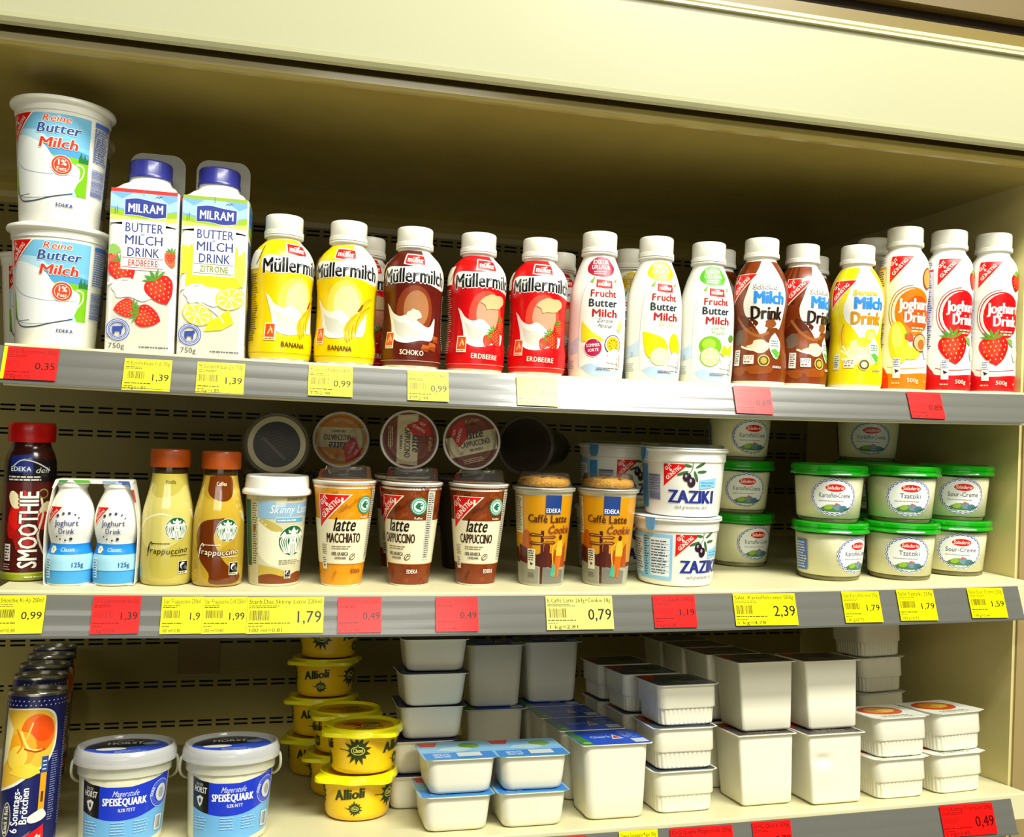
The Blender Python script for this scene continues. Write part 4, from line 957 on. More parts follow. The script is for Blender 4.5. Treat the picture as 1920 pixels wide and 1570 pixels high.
# ---- zaziki tub
ZA = Prof([(0, 0), (36, 0)], [(36, 0), (40.2, 1.2), (41.6, 5)], [(41.6, 5), (45.6, 60)], [(45.6, 60), (47, 61)], [(47, 61), (47.4, 71)], [(47.4, 71), (50, 72), (50, 74)], [(50, 74), (0, 75)])
def zaziki(top, table=False):
    body = soft(solid('tub', lathe(ZA.pts, 72), WHITE), 35); a = Art()
    a.corner(-16, 58, 27, 25, 1.0)
    for x, y, r, l in ((20, 55, 30, 12), (14, 56, 170, 9), (18, 50, -70, 13), (10, 50, 200, 13), (22, 50, 5, 11)): a.ell(x + l * .4 * cos(radians(r)), y + l * .4 * sin(radians(r)), l * .5, 1.6, '#3d6a3a', r, 14)
    a.stroke([(10, 46), (15, 52), (16, 60)], .8, '#5a7a4a')
    a.ell(10, 44, 4.6, 5, '#2a1626'); a.ell(8.8, 45.4, 1.3, 1.8, '#a896b0'); a.ell(15, 38.6, 4.4, 5.6, '#2a1626'); a.ell(14, 40.4, 1.3, 2, '#b8a8bc')
    a.poly([(24, 41), (46, 44), (46, 34), (24, 31)], '#8ec9ea'); a.lines(26, 34, 44, 40, 2, '#4a8fc0', .4)
    a.text('ZAZIKI', 17, 16, 13.5, '#26348a', w=54, bold=4); a.text('nach griechischer Art', 16, 9.4, 3.6, '#5a5a66', w=38, bold=0, shear=.3)
    if table:
        a.rect(-62, 7, -19, 57, '#8fc8ec'); a.rect(-45, 11, -22, 53, '#e6eef0'); a.lines(-44, 13, -24, 51, 12, '#44536e', .42); a.lines(-61, 10, -47, 55, 16, '#44536e', .5)
        for k in range(6): a.rect(-44.6, 16 + 6 * k, -22.6, 16.4 + 6 * k, '#8a96a8')
        a.rect(-31, 12, -30.7, 50, '#8a96a8')
    else: a.bars(-38, 17, -20, 46, '#3a4a94', True, 34); a.rect(-52, 8, -40, 56, '#4b97d6')
    a.rect(-84, 9, -54, 57, '#8fc8ec'); a.rect(-106, 9, -84, 57, '#8fc8ec'); a.rect(-82, 13, -56, 52, '#e6eef0'); a.lines(-80, 14, -58, 50, 13, '#44536e', .4); a.lines(-104, 14, -86, 54, 16, '#44536e', .5)
    for k in range(6): a.rect(-81, 17 + 5.6 * k, -57, 17.4 + 5.6 * k, '#8a96a8')
    tab = solid('pull_tab', loft([[(x, -49.2 - k, z) for x, z in ((-6.5, 75), (6.5, 75), (5.6, 64), (3, 60.6), (-3, 60.6), (-5.6, 64))] for k in (0, 1.0)]), M('#5b9bd0', .3, .3), False)
    tab.transform(Matrix.Rotation(radians(-55), 4, 'Z'))
    parts = [('tub', body), ('label', wrap(a, ZA, 44.5, 3.4, 8)), ('foil_lid', solid('foil_lid', lathe([(49.4, 74.4), (50.2, 75), (49.4, 75.8), (0, 76.4)], 72), M('#e8eef0', .3, .3))), ('pull_tab', tab, 'blue pull tab')]
    if top: parts.append(('clear_lid', soft(solid('clear_lid', lathe([(45, 76.2), (44, 79.2), (41, 79.8), (0, 79.6)], 64, None, False), clear('#ffffff', .3, .9, .08)), 40)))
    return parts

# ---- clear tub with green snap lid
KT = Prof([(0, 0), (33.6, 0)], [(33.6, 0), (34.6, .6), (34.8, 4.6)], [(34.8, 4.6), (35.6, 6)], [(35.6, 6), (40, 58)])
def cream_tub(name, full=True):
    fill = soft(solid('filling', lathe([(0, 5.4), (34, 5.4), (35.6, 6.2), (39.4, 53), (38, 54.5), (0, 54.6)], 72, lambda q, r, z: (r, z - (1.6 * (.5 + .5 * sin(3 * q + 1)) if z > 50 else 0))), M('#f1f0d2', .45, .6, .4, noise=.03, nscale=160)), 60)
    shell = soft(solid('shell', lathe([(33.4, 0), (34.8, .5), (35, 4.6), (36, 5.8), (40.4, 58.5)], 72, None, False), clear('#fdfcf4', .05, .99, .1, .008)), 50)
    foot = solid('foot', lathe([(0, .4), (33, .4), (34.2, 4.8), (0, 5.0)], 64), M('#8f8a66', .3, .3))
    a = Art(); a.lay += 1
    rng = random.Random(len(name))
    for k in range(34): x, y = rng.uniform(-70, 70), rng.uniform(9, 50); a.conv('#8a9458' if k % 2 else '#b7b98a', ell(x, y, rng.uniform(.25, .7), rng.uniform(.2, .5), 6))
    a.ell(0, 31, 26.4, 21.6, '#3f51a6', n=40); a.lay += 1
    for k in range(52):
        for j in range(3):
            if (k + j) % 2 == 0: continue
            t0, t1 = 2 * pi * k / 52, 2 * pi * (k + 1) / 52; r0, r1 = .895 + .04 * j, .93 + .04 * j
            a.conv('#eef0ee', [(26.4 * r * cos(t), 31 + 21.6 * r * sin(t)) for r, t in ((r0, t0), (r1, t0), (r1, t1), (r0, t1))])
    a.ell(0, 31, 23.4, 19, '#e8ebe6', n=40)
    a.ell(1, 41.6, 11.8, 5.2, '#f4efe6'); a.ell(1, 41.6, 11, 4.5, '#d4120e'); a.text('Saladerie', 1, 39.8, 4.2, '#fbf3ea', w=19, bold=1, shear=.15)
    a.text(name, 1, 30.2, 5.4, '#454c6e', w=36 if len(name) > 9 else 24, bold=0); a.lines(-17, 25.6, 18, 27.4, 1, '#8a90a4', .4)
    a.poly(smooth_path([(-16, 17), (-6, 22), (6, 21), (18, 18), (10, 14), (-8, 14), (-16, 17)], 3)[:-1], '#4b7f3a'); a.ell(-6, 19, 5, 3, '#8fae3a', 10); a.ell(4, 19.4, 5, 4, '#6a8fa0'); a.ell(11, 18, 5, 3.2, '#4f7488'); a.ell(3, 22.4, 2, 1.6, '#d85a3a'); a.poly([(10, 17), (20, 18.6), (14, 15)], '#2f6a2a')
    a.text('05.06.17', 2, 54.4, 2.4, '#5a5a4a', w=15, bold=0)
    a.rect(-80, 10, -62, 46, '#5a78c0'); a.lines(-79, 12, -63, 44, 10, '#dfe4ee', .45)
    lab = wrap(a, KT, 38.5, 3.2, 12, off=.75)
    g = M('#129c12', .22, .5, .5)
    lid = soft(mesh_of('lid', *lathe([(41.4, 56), (44.4, 56), (45.2, 57.4), (44.4, 59), (43.4, 60), (43.4, 61.6), (44.2, 62.4), (44, 66), (42.6, 67.6), (40, 68), (38.6, 66.6), (0, 66.4)], 96, lambda q, r, z: (r + (.5 if r > 43 and abs(sin(4 * q)) > .93 else 0), z)), [g], None, True), 30)
    return [('tub', fill), ('shell', shell), ('foot', foot), ('label', lab), ('lid', lid, 'bright green snap lid')]

# ---- cardboard baking can
CA = Prof([(0, 0), (25.4, 0)], [(25.4, 0), (26, .6), (26, 3)], [(26, 3), (26, 143)])
def dough_can(front):
    body = soft(solid('can', lathe([(0, 0), (25.8, 0), (25.8, 142), (25.2, 143.4)], 64, None, False), M('#15184a', .35, .2)), 50)
    rimm = M('#b9b6aa', .22, 0, .6, metal=.9)
    lid = soft(mesh_of('metal_lid', *lathe([(25.6, 141.6), (26.8, 142), (26.9, 144), (26, 145.4), (24.6, 145), (24.2, 141.4), (21, 140.4), (20.4, 141), (14, 141), (0, 141.2)], 72), [rimm], None, True), 40)
    a = Art(); P = pi * 26
    a.rect(-P, 2, P, 141.5, '#171c5a'); a.lay += 1
    for k in range(22):
        for z, d in ((137.5, 0), (133.6, 2), (7, 0), (3.6, 2)): a.conv('#dfe3f0', ell(-34 + k * 4.4 + d, z, .8, .5, 8, rot=40))
    a.poly(smooth_path([(-30, 130), (0, 131), (14, 128), (20, 118), (21, 100), (18, 88), (12, 78), (0, 70), (-14, 60), (-30, 54)], 4), '#f6efe0')
    a.poly(smooth_path([(-30, 129), (0, 129.6), (12, 127), (18, 117), (19, 100), (16, 88), (10, 79), (-2, 71), (-16, 62), (-30, 56)], 4), '#e9b93a')
    a.ell(3, 108, 15, 18, '#ea6a0a', 10); a.ell(7, 112, 10, 12, '#e04c06', 10); a.ell(-12, 92, 14, 18, '#efa41a', -20); a.ell(-14, 86, 9, 11, '#f4d24a', -20); a.poly([(-30, 128), (-20, 112), (-24, 84), (-30, 76)], '#f0e4a8'); a.stroke([(-12, 110), (-4, 94), (8, 92)], 2.4, '#f6dc6a'); a.stroke([(-8, 94), (2, 91), (10, 93)], 1.6, '#b43c06'); a.blob(-6, 74, 14, 6, '#f3d03a', 4); a.stroke([(-2, 118), (-7, 102)], 1.6, '#f4c04a'); a.stroke([(-16, 112), (-10, 98), (-14, 90)], 1.2, '#d8781a')
    a.text('6 Sonntags-', -8, 38, 6.4, '#eef0f2', w=40, bold=2, rot=90); a.text('Brötchen', -.6, 42, 6.4, '#eef0f2', w=33, bold=2, rot=90)
    a.rect(8, 36, 13.4, 71, '#e8a01a'); a.lines(9.6, 38, 12, 70, 1, '#5a3a0a', .3); a.rect(8, 71, 14, 86, '#2f4a86'); a.lines(9, 73, 13, 84, 3, '#cfd8ea', .3)
    a.ell(-19, 30, 4.4, 15.5, '#c9c4a6'); a.ell(-19, 30, 3.8, 14.4, '#3a3a42'); a.text('Knack & Back', -17.6, 30, 4, '#efe9d8', w=25, bold=2, rot=90)
    a.poly(smooth_path([(0, 32), (6, 36), (12, 38), (16, 32), (12, 28), (4, 26), (0, 28), (0, 32)], 3)[:-1], '#efe9dc'); a.poly([(-9, 10), (14, 24), (15, 9)], '#d4121a'); a.poly([(-9, 11), (4, 20), (2, 17), (-7, 10.4)], '#6a6a70'); a.lines(-6, 10, 12, 12, 1, '#f2e6dc', .6); a.text('4x', 10, 12, 3.6, '#f4ece0', bold=2)
    a.lines(17, 26, 24, 90, 30, '#7f88b8', .4); a.rect(40, 90, 52, 130, '#e0641a'); a.lines(30, 20, 38, 120, 40, '#7f88b8', .4)
    return [('can', body), ('label', wrap(a, CA, 26, 2.8, 40, coat=.3)), ('metal_lid', lid, 'recessed metal end of the can')]

# ---- quark bucket
QU = slim(Prof([(0, 0), (38, 0)], [(38, 0), (39.6, .8), (40, 3)], [(40, 3), (44.4, 74)]), .95)
def quark_bucket():
    body = soft(solid('bucket', lathe(QU.pts, 72), M('#e3e0c2', .3, .4, .45)), 45)
    tp = M('#dcdcca', .22, .5, .5, alpha=.8)
    rim = soft(mesh_of('collar', *lathe([(41.4, 66), (43.7, 66), (44.1, 74), (45.2, 75), (45.4, 79)], 72, lambda q, r, z: (r + (.5 if z < 74 and r > 43 and abs(sin(14 * q)) > .96 else 0), z), False), [tp], None, True), 50)
    lid = soft(mesh_of('lid', *lathe([(45.3, 76), (47.7, 76), (48.1, 78), (47.7, 84), (46.6, 87), (45, 90), (43.7, 90), (43.1, 89), (42.2, 86.4), (41, 85.8), (0, 85.8)], 72), [M('#dededd', .2, .6, .5, alpha=.62)], None, True), 35)
    b = Art(); b.ell(0, 0, 39, 39, '#2a4cc0', n=48); b.poly([(-38, 0), (-36, 14), (-20, 34), (4, 39.6), (26, 30), (20, 6), (-10, -2)], '#12100f'); b.text('HORST', -2, 14, 9, '#d9d9d6', w=34, bold=2); b.text('BAUER', -2, 27, 4, '#a9a9a6', w=16, bold=0); b.ell(-14, -6, 14, 6, '#dfe3e6'); b.ell(22, 12, 8, 6, '#8f9aa8'); b.lines(-10, -32, 20, -14, 5, '#9fb4ec', .4)
    lp = printed('lid_print', b, lambda u, v, d: (u, v, 86 + d), off=.15)
    a = Art()
    wave = [(-42, 34), (-28, 30), (-8, 27), (14, 28), (34, 33), (56, 40)]
    a.poly([(-42, 5), (-20, 4), (20, 4), (56, 9)] + smooth_path(wave, 3)[::-1], '#6fb3e6')
    a.poly(smooth_path(wave, 3) + [(56, 67), (34, 62), (10, 58), (-14, 58), (-30, 60), (-42, 63)], '#1736c8')
    a.poly([(-42, 34), (-28, 30), (-21, 29), (-21, 59), (-30, 60), (-42, 63)], '#0f0d10')
    a.text('HORST', -31.5, 48.5, 5.6, '#f0efe9', w=16, bold=2, rot=-6); a.text('BAUER', -32, 55, 2.6, '#c9c9c6', w=9, bold=0, rot=-6); a.poly([(-36, 44), (-31, 46), (-27, 44), (-29, 38), (-31.4, 35), (-34, 38)], '#d9d9d4'); a.ell(-31.4, 41, 1.4, 2.4, '#2a2a2a')
    a.text('Magerstufe', 4, 49.4, 5.2, '#dfe8f6', w=25, bold=0, shear=.3); a.text('SPEISEQUARK', 4, 41, 6.8, '#f3f5f6', w=43, bold=4); a.text('0,2% FETT', 6, 35.2, 3, '#e6ecf4', w=16, bold=2)
    a.ring(42, 47, 8.4, 13, '#3f56d0'); a.ring(42, 47, 12.6, 13.2, '#b9c4ee'); a.text('DAS', 32.6, 49, 3, '#e6ecf6', bold=2, rot=70); a.ell(43, 47, 7.6, 8.4, '#cfd4d6'); a.ell(43, 47, 4, 5, '#9aa2a8')
    for x in (-38, -8, 14): a.lines(x, 14, x + 16, 27, 5, '#a9d2f0', .4)
    a.rect(38, 12, 48, 26, '#e9e9e0'); a.bars(39.4, 13, 46.8, 25, '#3a3a44', n=14)
    lab = wrap(a, QU, 42.5, 3.2, 20, coat=.4)
    hp = [(-49, 0, 78), (-52, 2, 74), (-53, 6, 64), (-51, 14, 56), (-45, 26, 50), (-30, 42, 46), (0, 51, 44), (30, 42, 46), (45, 26, 50), (51, 14, 56), (53, 6, 64), (52, 2, 74), (49, 0, 78)]
    hd = solid('handle', tube(smooth_path([(x * .935, y * .95, z) for x, y, z in hp], 4), 1.5), tp)
    return [('bucket', body), ('label', lab), ('collar', rim), ('lid', lid, 'clouded plastic lid with raised edge', [('lid_print', lp)]), ('handle', hd, 'thin plastic carrying handle')]

# ---- garlic dip tub with four-eared lid
AT = Prof([(0, 0), (27, 0)], [(27, 0), (32, 1.6), (34.4, 6)], [(34.4, 6), (36, 20), (38, 41)])
def dip_tub(logo):
    body = soft(solid('tub', lathe(AT.pts, 64), M('#f6c80a', .3, .4, .45)), 50)
    a = Art(); g = '#2c3a14'
    def splat(cx, cy, r, s):
        rng = random.Random(s); p = []
        for k in range(26): q = r * (rng.uniform(1.05, 1.5) if k % 2 else .8); t = 2 * pi * k / 26; p.append((cx + q * cos(t), cy + q * sin(t)))
        a.poly(p, g); a.stroke([(cx - r, cy), (cx - r * 1.9, cy + 1)], r * .08, g); a.ell(cx, cy, r * .68, r * .42, '#d9cf4a'); a.ell(cx, cy, r * .6, r * .34, g); a.text('Chovi', cx, cy - r * .16, r * .38, '#e9df6a', w=r * .95, bold=2); a.ell(cx, cy + r * .46, r * .1, r * .14, '#7f9a2a')
    for k in range(-2, 3):
        u0 = k * 46
        if (k % 2 == 0) == logo: splat(u0, 26, 11, 5 + k)
        else:
            a.text('Allioli', u0 - 2, 24, 10, g, w=32, bold=4, shear=.16, rot=7); splat(u0 + 4, 14, 6.2, 9 + k)
    lm = M('#faf00a', .3, .4, .45)
    ears = lambda q, r, z: (r + (10.5 * abs(sin(2 * q)) ** 5 if r > 42 and z < 45 else 0) + (0 if r < 42 or z >= 45 else 0), z - (1.5 * max(0.0, cos(2 * q)) ** 4 if r > 42 and z < 45 else 0))
    lid = soft(mesh_of('lid', *lathe([(38, 41), (42.6, 40.4), (43.2, 41.6), (42.4, 44.6), (41.2, 46.4), (41.4, 47.6), (40, 48.1), (38.6, 47), (37.6, 45.4), (0, 45)], 120, ears), [lm], None, True), 40)
    b = Art(); b.ell(0, 0, 33, 33, '#d8a012', n=40); b.ell(-12, 4, 12, 9, '#b4460e'); b.text('Allioli', 6, -10, 8, g, w=32, bold=2, shear=.1); b.blob(8, 8, 10, 8, '#6f7a1c', 3); b.lines(-6, -22, 18, -14, 3, '#4a3a10', .4)
    lp = printed('lid_print', b, lambda u, v, d: (u, v, 45.4 + d), off=.15)
    return [('tub', body), ('label', wrap(a, AT, 36.5, 3.2, 14)), ('lid', lid, 'yellow lid with four pull ears', [('lid_print', lp)])]

# ---- rectangular white tubs
TUBW = M('#e9e5d0', .34, .05, .45)
def foil_art(style, w, d):
    a = Art(); rr = rrect(w, d, 6 if style != 'tall' else 2.5, 4)
    if style == 'small':
        a.poly(rr, '#7fb6dc'); a.poly([(-w, -d * .2), (w, -d * .45), (w, -d), (-w, -d)], '#3f86d2') if False else None
        a.rect(-w + 2, -d + 2, w - 2, -d * .25, '#3c82d0'); a.poly([(-w + 2, d - 2), (-w * .35, d - 2), (-w * .5, d * .45), (-w + 4, d * .5)], '#cf2218'); a.ell(w * .45, d * .45, w * .3, d * .3, '#6e9a3c'); a.rect(-w * .05, -d * .72, w * .6, -d * .3, '#cfd6d6'); a.blob(0, d * .1, w * .5, d * .25, '#a9c9d8', 4); a.lines(-w * .7, -d * .8, -w * .2, -d * .35, 4, '#bcd6f0', .5); a.stroke([(-w + 1.5, -d + 1.2), (0, -d + 1.0), (w - 3, -d + 1.4)], 1.1, '#6ec86a')
    elif style == 'blue':
        a.poly(rr, '#2050cc'); a.poly([(-w + 1, -d + 1), (-w * .62, -d + 1), (-w * .8, d - 1), (-w + 1, d - 1)], '#3f7f3c'); a.ell(-w * .78, -d * .7, w * .12, d * .12, '#8fb84a'); a.text('Quark', -w * .2, -d * .1, 9, '#a9c6dc', w=w * .6, bold=2); a.poly([(w * .05, -d * .35), (w * .4, -d * .3), (w * .2, d * .3)], '#e9d6c8'); a.poly([(w * .12, -d * .22), (w * .33, -d * .2), (w * .2, d * .15)], '#b03a2a'); a.lines(w * .45, -d * .2, w * .85, d * .7, 5, '#7fa0e0', .4); a.rect(w * .55, -d * .85, w * .95, -d * .35, '#c9d4e2')
    elif style == 'ribbed':
        a.poly(rr, '#e3e2d8'); a.poly(rrect(w - 2, d - 2, 6), '#3a4453'); a.poly([(-w + 3, d - 3), (-w * .3, d - 3), (-w * .6, d * .1), (-w + 5, d * .2)], '#b3241a'); a.blob(w * .3, d * .2, w * .4, d * .4, '#22262f', 6); a.ell(-w * .1, -d * .4, w * .2, d * .2, '#6a7f52'); a.lines(w * .1, -d * .7, w * .8, -d * .3, 3, '#9aa2a8', .4)
    elif style == 'curd':
        a.poly(rr, '#dfe0d4'); a.ell(-w * .1, d * .15, w * .72, d * .66, '#c6470c'); a.ell(-w * .1, d * .2, w * .5, d * .4, '#d98a1e'); a.blob(w * .1, d * .1, w * .3, d * .25, '#e9c04a', 5); a.lines(-w * .6, -d * .85, w * .7, -d * .6, 2, '#5f7f4a', .5)
    elif style == 'tall':
        a.poly(rr, '#dad8cc'); a.poly(rrect(w - 2, d - 2, 2), '#4a423f'); a.poly([(-w + 3, d - 3), (-w * .2, d - 3), (-w + 5, d * .1)], '#9c2a18'); a.blob(w * .3, d * .2, w * .4, d * .4, '#232329', 4); a.lines(-w * .5, -d * .7, w * .6, -d * .2, 4, '#8a867c', .4)
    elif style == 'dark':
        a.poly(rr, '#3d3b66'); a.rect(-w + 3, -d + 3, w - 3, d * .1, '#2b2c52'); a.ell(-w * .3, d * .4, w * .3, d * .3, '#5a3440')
    return a
def rect_tub(style, hx, hy, h, r0, taper, dent=False):
    """hx, hy: half size at the top of the wall"""
    lipx, lipy = hx + 3.4, hy + 3.4
    ribbed = style in ('ribbed', 'curd')
    bx, by = hx - taper, hy - taper
    if not ribbed:
        S = [(0, bx - 4, by - 4, r0), (1, bx - 1.6, by - 1.6, r0), (3.4, bx, by, r0), (h * .3, bx + taper * .3, by + taper * .3, r0), (h * .6, bx + taper * .6, by + taper * .6, r0), (h - 1.2, hx, hy, r0)]
        rings = [sect(z, x, y, max(2, min(r, x - 1, y - 1)), 6) for z, x, y, r in S]
    else:
        n = 10; rings = []; zs = h * .42
        def ring(z, x, y, flute):
            p = rrect(x, y, r0, 12); q = []
            # resample evenly for the flutes
            per = []; L = 0; m = len(p)
            for i in range(m): per.append(L); L += hypot(p[(i + 1) % m][0] - p[i][0], p[(i + 1) % m][1] - p[i][1])
            N = 240; j = 0
            for k in range(N):
                t = L * k / N
                while j < m - 1 and per[j + 1] <= t: j += 1
                a, b = p[j], p[(j + 1) % m]; s = (t - per[j]) / max(1e-6, hypot(b[0] - a[0], b[1] - a[1]))
                X, Y = a[0] + (b[0] - a[0]) * s, a[1] + (b[1] - a[1]) * s
                g = flute * (.5 + .5 * cos(2 * pi * t / (L / 46))) ; f = 1 - g / x; q.append((X * f, Y * (1 - g / y), z))
            return q
        rings = [ring(0, bx - 2.6, by - 2.6, 0), ring(1.6, bx - .6, by - .6, 0), ring(3, bx, by, .95), ring(zs - 1.4, bx + taper * .3, by + taper * .3, .95), ring(zs - .4, bx + taper * .3, by + taper * .3, 0), ring(zs, bx + taper * .35 + 1.0, by + taper * .35 + 1.0, 0), ring(zs + 1.2, bx + taper * .4 + 1.5, by + taper * .4 + 1.5, 0), ring(h - 1.2, hx, hy, 0)]
    v, f = loft(rings)
    if dent:
        v2 = []
        for x, y, z in v: v2.append((x, y, z))
        v = v2
    me = soft(mesh_of('tub', v, f, [TUBW], None, True), 38)
    rl = 3 if style in ('tall', 'blue') else r0 + 2
    flange = soft(mesh_of('flange', *loft([sect(h - 1.6, lipx - .4, lipy - .4, rl), sect(h - 1.2, lipx, lipy, rl), sect(h - .5, lipx, lipy, rl)]), [M('#f2efdf', .35)], None, True), 40)
    fl = printed('foil_lid', foil_art(style, lipx - .2, lipy - .2), lambda u, v, d: (u, v, h - .5 + d), off=.25, rough=.26, lay=.02)
    return [('tub', me), ('flange', flange), ('foil_lid', fl, 'printed foil lid')]
def dented_tub():
    """tall tub with a knocked-in upper corner on its front wall"""
    hx, hy, h = 37.5, 35, 79; v = []; f = []; nx, nz = 26, 30
    P = rect_tub('tall', hx - 3.4, hy - 3.4, h, 3.5, 3.2)
    import bmesh
    me = P[0][1].copy(); bm = bmesh.new(); bm.from_mesh(me)
    bmesh.ops.subdivide_edges(bm, edges=[e for e in bm.edges if e.calc_length() > .012], cuts=14, use_grid_fill=True)
    for q in bm.verts:
        x, y, z = [c * 1000 for c in q.co]
        if y < -24:
            d = hypot((x + 17) / 12, (z - 50) / 7); k = math.exp(-d * d * 1.6); q.co.y += .0034 * k
            d = hypot((x + 16) / 9, (z - 34) / 12); q.co.y -= .0016 * math.exp(-d * d * 1.4)
    bm.normal_update(); bm.to_mesh(me); bm.free(); return [('tub', me)] + P[1:]
# ------------------------------------------------------------------ stocking the shelves
def turn(x, y, rel): return rel - math.degrees(math.atan2(x, .92 + y))
def put(name, key, fn, label, cat, group, shelf, x, y, up=0.0, rel=None, rot=0.0, tilt=None):
    r = rot if rel is None else turn(x, y, rel)
    return place(name, key, fn, label, cat, group, shelf, x, y, up, r, tilt)
T = 'tub'; B = 'bottle'
# top shelf -----------------------------------------------------------------
G = 'tall buttermilk tubs'
put('buttermilk_tub', 'tt', tub_tall, 'lower white and blue buttermilk tub of the front stack on top shelf', T, G, 1, -.2345, .052, 0, 4)
put('buttermilk_tub', 'tt', tub_tall, 'upper white and blue buttermilk tub of the front stack, topmost item on left', T, G, 1, -.2335, .044, .1172, -2)
put('buttermilk_tub', 'tt', tub_tall, 'lower buttermilk tub in shade behind the front stack, beside the strawberry carton', T, G, 1, -.2520, .147, 0, -28)
put('buttermilk_tub', 'tt', tub_tall, 'upper buttermilk tub in shade behind the front stack, beside the strawberry carton', T, G, 1, -.2530, .147, .1172, -30)
put('buttermilk_tub', 'tt', tub_tall, 'dark buttermilk tub deep behind the stack, peeking out on its left', T, G, 1, -.2980, .242, 0, 20)
G = 'drink cartons'
put('milk_carton', 'c1', lambda: carton('berry'), 'white buttermilk carton with strawberries, red band and blue cap', 'carton', G, 1, -.1515, .0414)
put('milk_carton', 'c2', lambda: carton('lemon'), 'white buttermilk carton with lemons, green band and blue cap', 'carton', G, 1, -.0866, .0414)
for x, l in ((-.1510, 'rounded clear plastic flap standing up behind the strawberry carton'), (-.0862, 'rounded clear plastic flap standing up behind the lemon carton')):
    o = add('divider_flap', cap_tab()[0][1]); tag(o, l, 'plastic flap', 'clear flaps behind the cartons'); on_shelf(o, 1, x, .080, .186)
G = 'sleeved milk drink bottles'
YB_, GB, RB = ('#f4d400', ('#f8e65a', '#fbf3a0')), ('#5e170c', ('#8a3a1a', '#b0764a')), ('#dc0a10', ('#e8503a', '#f0a080'))
mk = {'y': ('mu_y', lambda: milk_bottle(*YB_, 'BANANA', '#5a3a0a')), 'b': ('mu_b', lambda: milk_bottle(*GB, 'SCHOKO', '#f3e6c8')), 'r': ('mu_r', lambda: milk_bottle(*RB, 'ERDBEERE', '#f8e6d0'))}
for k, x, y, rel, l in (('y', -.0216, .0412, 27, 'yellow banana milk bottle beside the lemon carton, its logo turned right'), ('y', .0434, .0418, -6, 'yellow banana milk bottle standing beside the brown chocolate one'),
        ('b', .1124, .0415, 1, 'dark brown chocolate milk bottle between the yellow and red ones'), ('r', .1809, .0418, 19, 'red strawberry milk bottle standing beside the brown chocolate one'), ('r', .2489, .0411, 8, 'red strawberry milk bottle standing beside the slim white bottle'),
        ('r', .0690, .115, 10, 'red milk bottle in the second row, seen between yellow and brown bottles'), ('r', .2916, .112, 15, 'red milk bottle in the second row, its white cap beside the rightmost red one')):
    put('milk_bottle', mk[k][0], mk[k][1], l, B, G, 1, x, y, 0, rel)
G = 'slim white fruit buttermilk bottles'
fk = {'p': ('fr_p', lambda: fruit_bottle('#a81c3c', 'passion', ('Zitrone', 'Maracuja'))), 'l': ('fr_l', lambda: fruit_bottle('#eec80a', 'lemon', ('Zitrone',))), 'g': ('fr_g', lambda: fruit_bottle('#54b01e', 'lime', ('Grüne Multi', 'Frucht')))}
for k, x, y, rel, l in (('p', .3164, .0400, 12, 'slim white buttermilk bottle with maroon badge and passion fruit'), ('l', .3831, .0400, 22, 'slim white buttermilk bottle with yellow badge and lemons'), ('g', .4500, .0470, 21, 'slim white buttermilk bottle with green badge and limes'),
        ('l', .3820, .118, 15, 'slim white bottle in the second row, cap seen between maroon and yellow badges')):
    put('buttermilk_bottle', fk[k][0], fk[k][1], l, B, G, 1, x, y, 0, rel)
G = 'waisted milk drink bottles'
wk = {'s': ('mi_s', lambda: waist_bottle(False)), 'b': ('mi_b', lambda: waist_bottle(True))}
for k, x, y, rel, l in (('s', .5130, .0406, -7, 'waisted chocolate milk bottle next to the lime buttermilk, fully in view'), ('s', .5745, .0555, 26, 'waisted chocolate milk bottle turned right, next to the banana one'), ('b', .6374, .0399, 2, 'waisted yellow banana milk bottle beside the orange yoghurt drink'),
        ('s', .4980, .118, -20, 'waisted white-capped bottle in the second row behind the lime buttermilk'), ('s', .6263, .119, -10, 'waisted white-capped bottle in the second row behind brown and yellow bottles')):
    put('milk_bottle', wk[k][0], wk[k][1], l, B, G, 1, x, y, 0, rel)
G = 'tall yoghurt drink bottles'
jk = {'o': ('jo_o', lambda: tall_bottle('orange')), 'r': ('jo_r', lambda: tall_bottle('red'))}
for k, x, y, rel, l in (('o', .6985, .0370, 17, 'tall orange yoghurt drink bottle with banana and fruit print'), ('r', .7592, .0365, 26, 'tall red strawberry yoghurt bottle beside the orange one'), ('r', .8218, .0360, 17, 'tall red strawberry yoghurt bottle standing against the side panel'),
        ('o', .7030, .104, 0, 'tall yoghurt bottle in the second row behind the orange one'), ('r', .8130, .104, -20, 'tall yoghurt bottle in the second row between the two red ones')):
    put('yogurt_bottle', jk[k][0], jk[k][1], l, B, G, 1, x, y, 0, rel)
# middle shelf ---------------------------------------------------------------
put('smoothie_bottle', 'sm', smoothie, 'dark red smoothie bottle with bright red cap', B, None, 2, -.2524, .054, 0, 0)
put('yogurt_drink_pack', 'tw', twin_pack, 'two small blue and white yoghurt drinks held by a card sleeve', 'multipack', None, 2, -.1880, .031)
put('coffee_bottle', 'f1', lambda: coffee_bottle(False), 'pale vanilla coffee drink bottle with brown cap', B, 'glass coffee drink bottles', 2, -.1222, .040, 0, -1)
put('coffee_bottle', 'f2', lambda: coffee_bottle(True), 'golden coffee drink bottle with brown swirl and brown cap', B, 'glass coffee drink bottles', 2, -.0735, .036, 0, -1)
put('coffee_cup', 'sk', travel_cup, 'coffee cup with white travel lid and green siren emblem', 'cup', None, 2, -.0186, .044, 0, 9)
G = 'latte cups with clear domes'
put('latte_cup', 'l1', lambda: latte_cup(True), 'orange latte macchiato cup with clear dome lid', 'cup', G, 2, .0490, .040, 0, 0)
put('latte_cup', 'l2', lambda: latte_cup(False), 'brown cappuccino cup with clear dome, turned left so its seal faces front', 'cup', G, 2, .1192, .042, 0, -30)
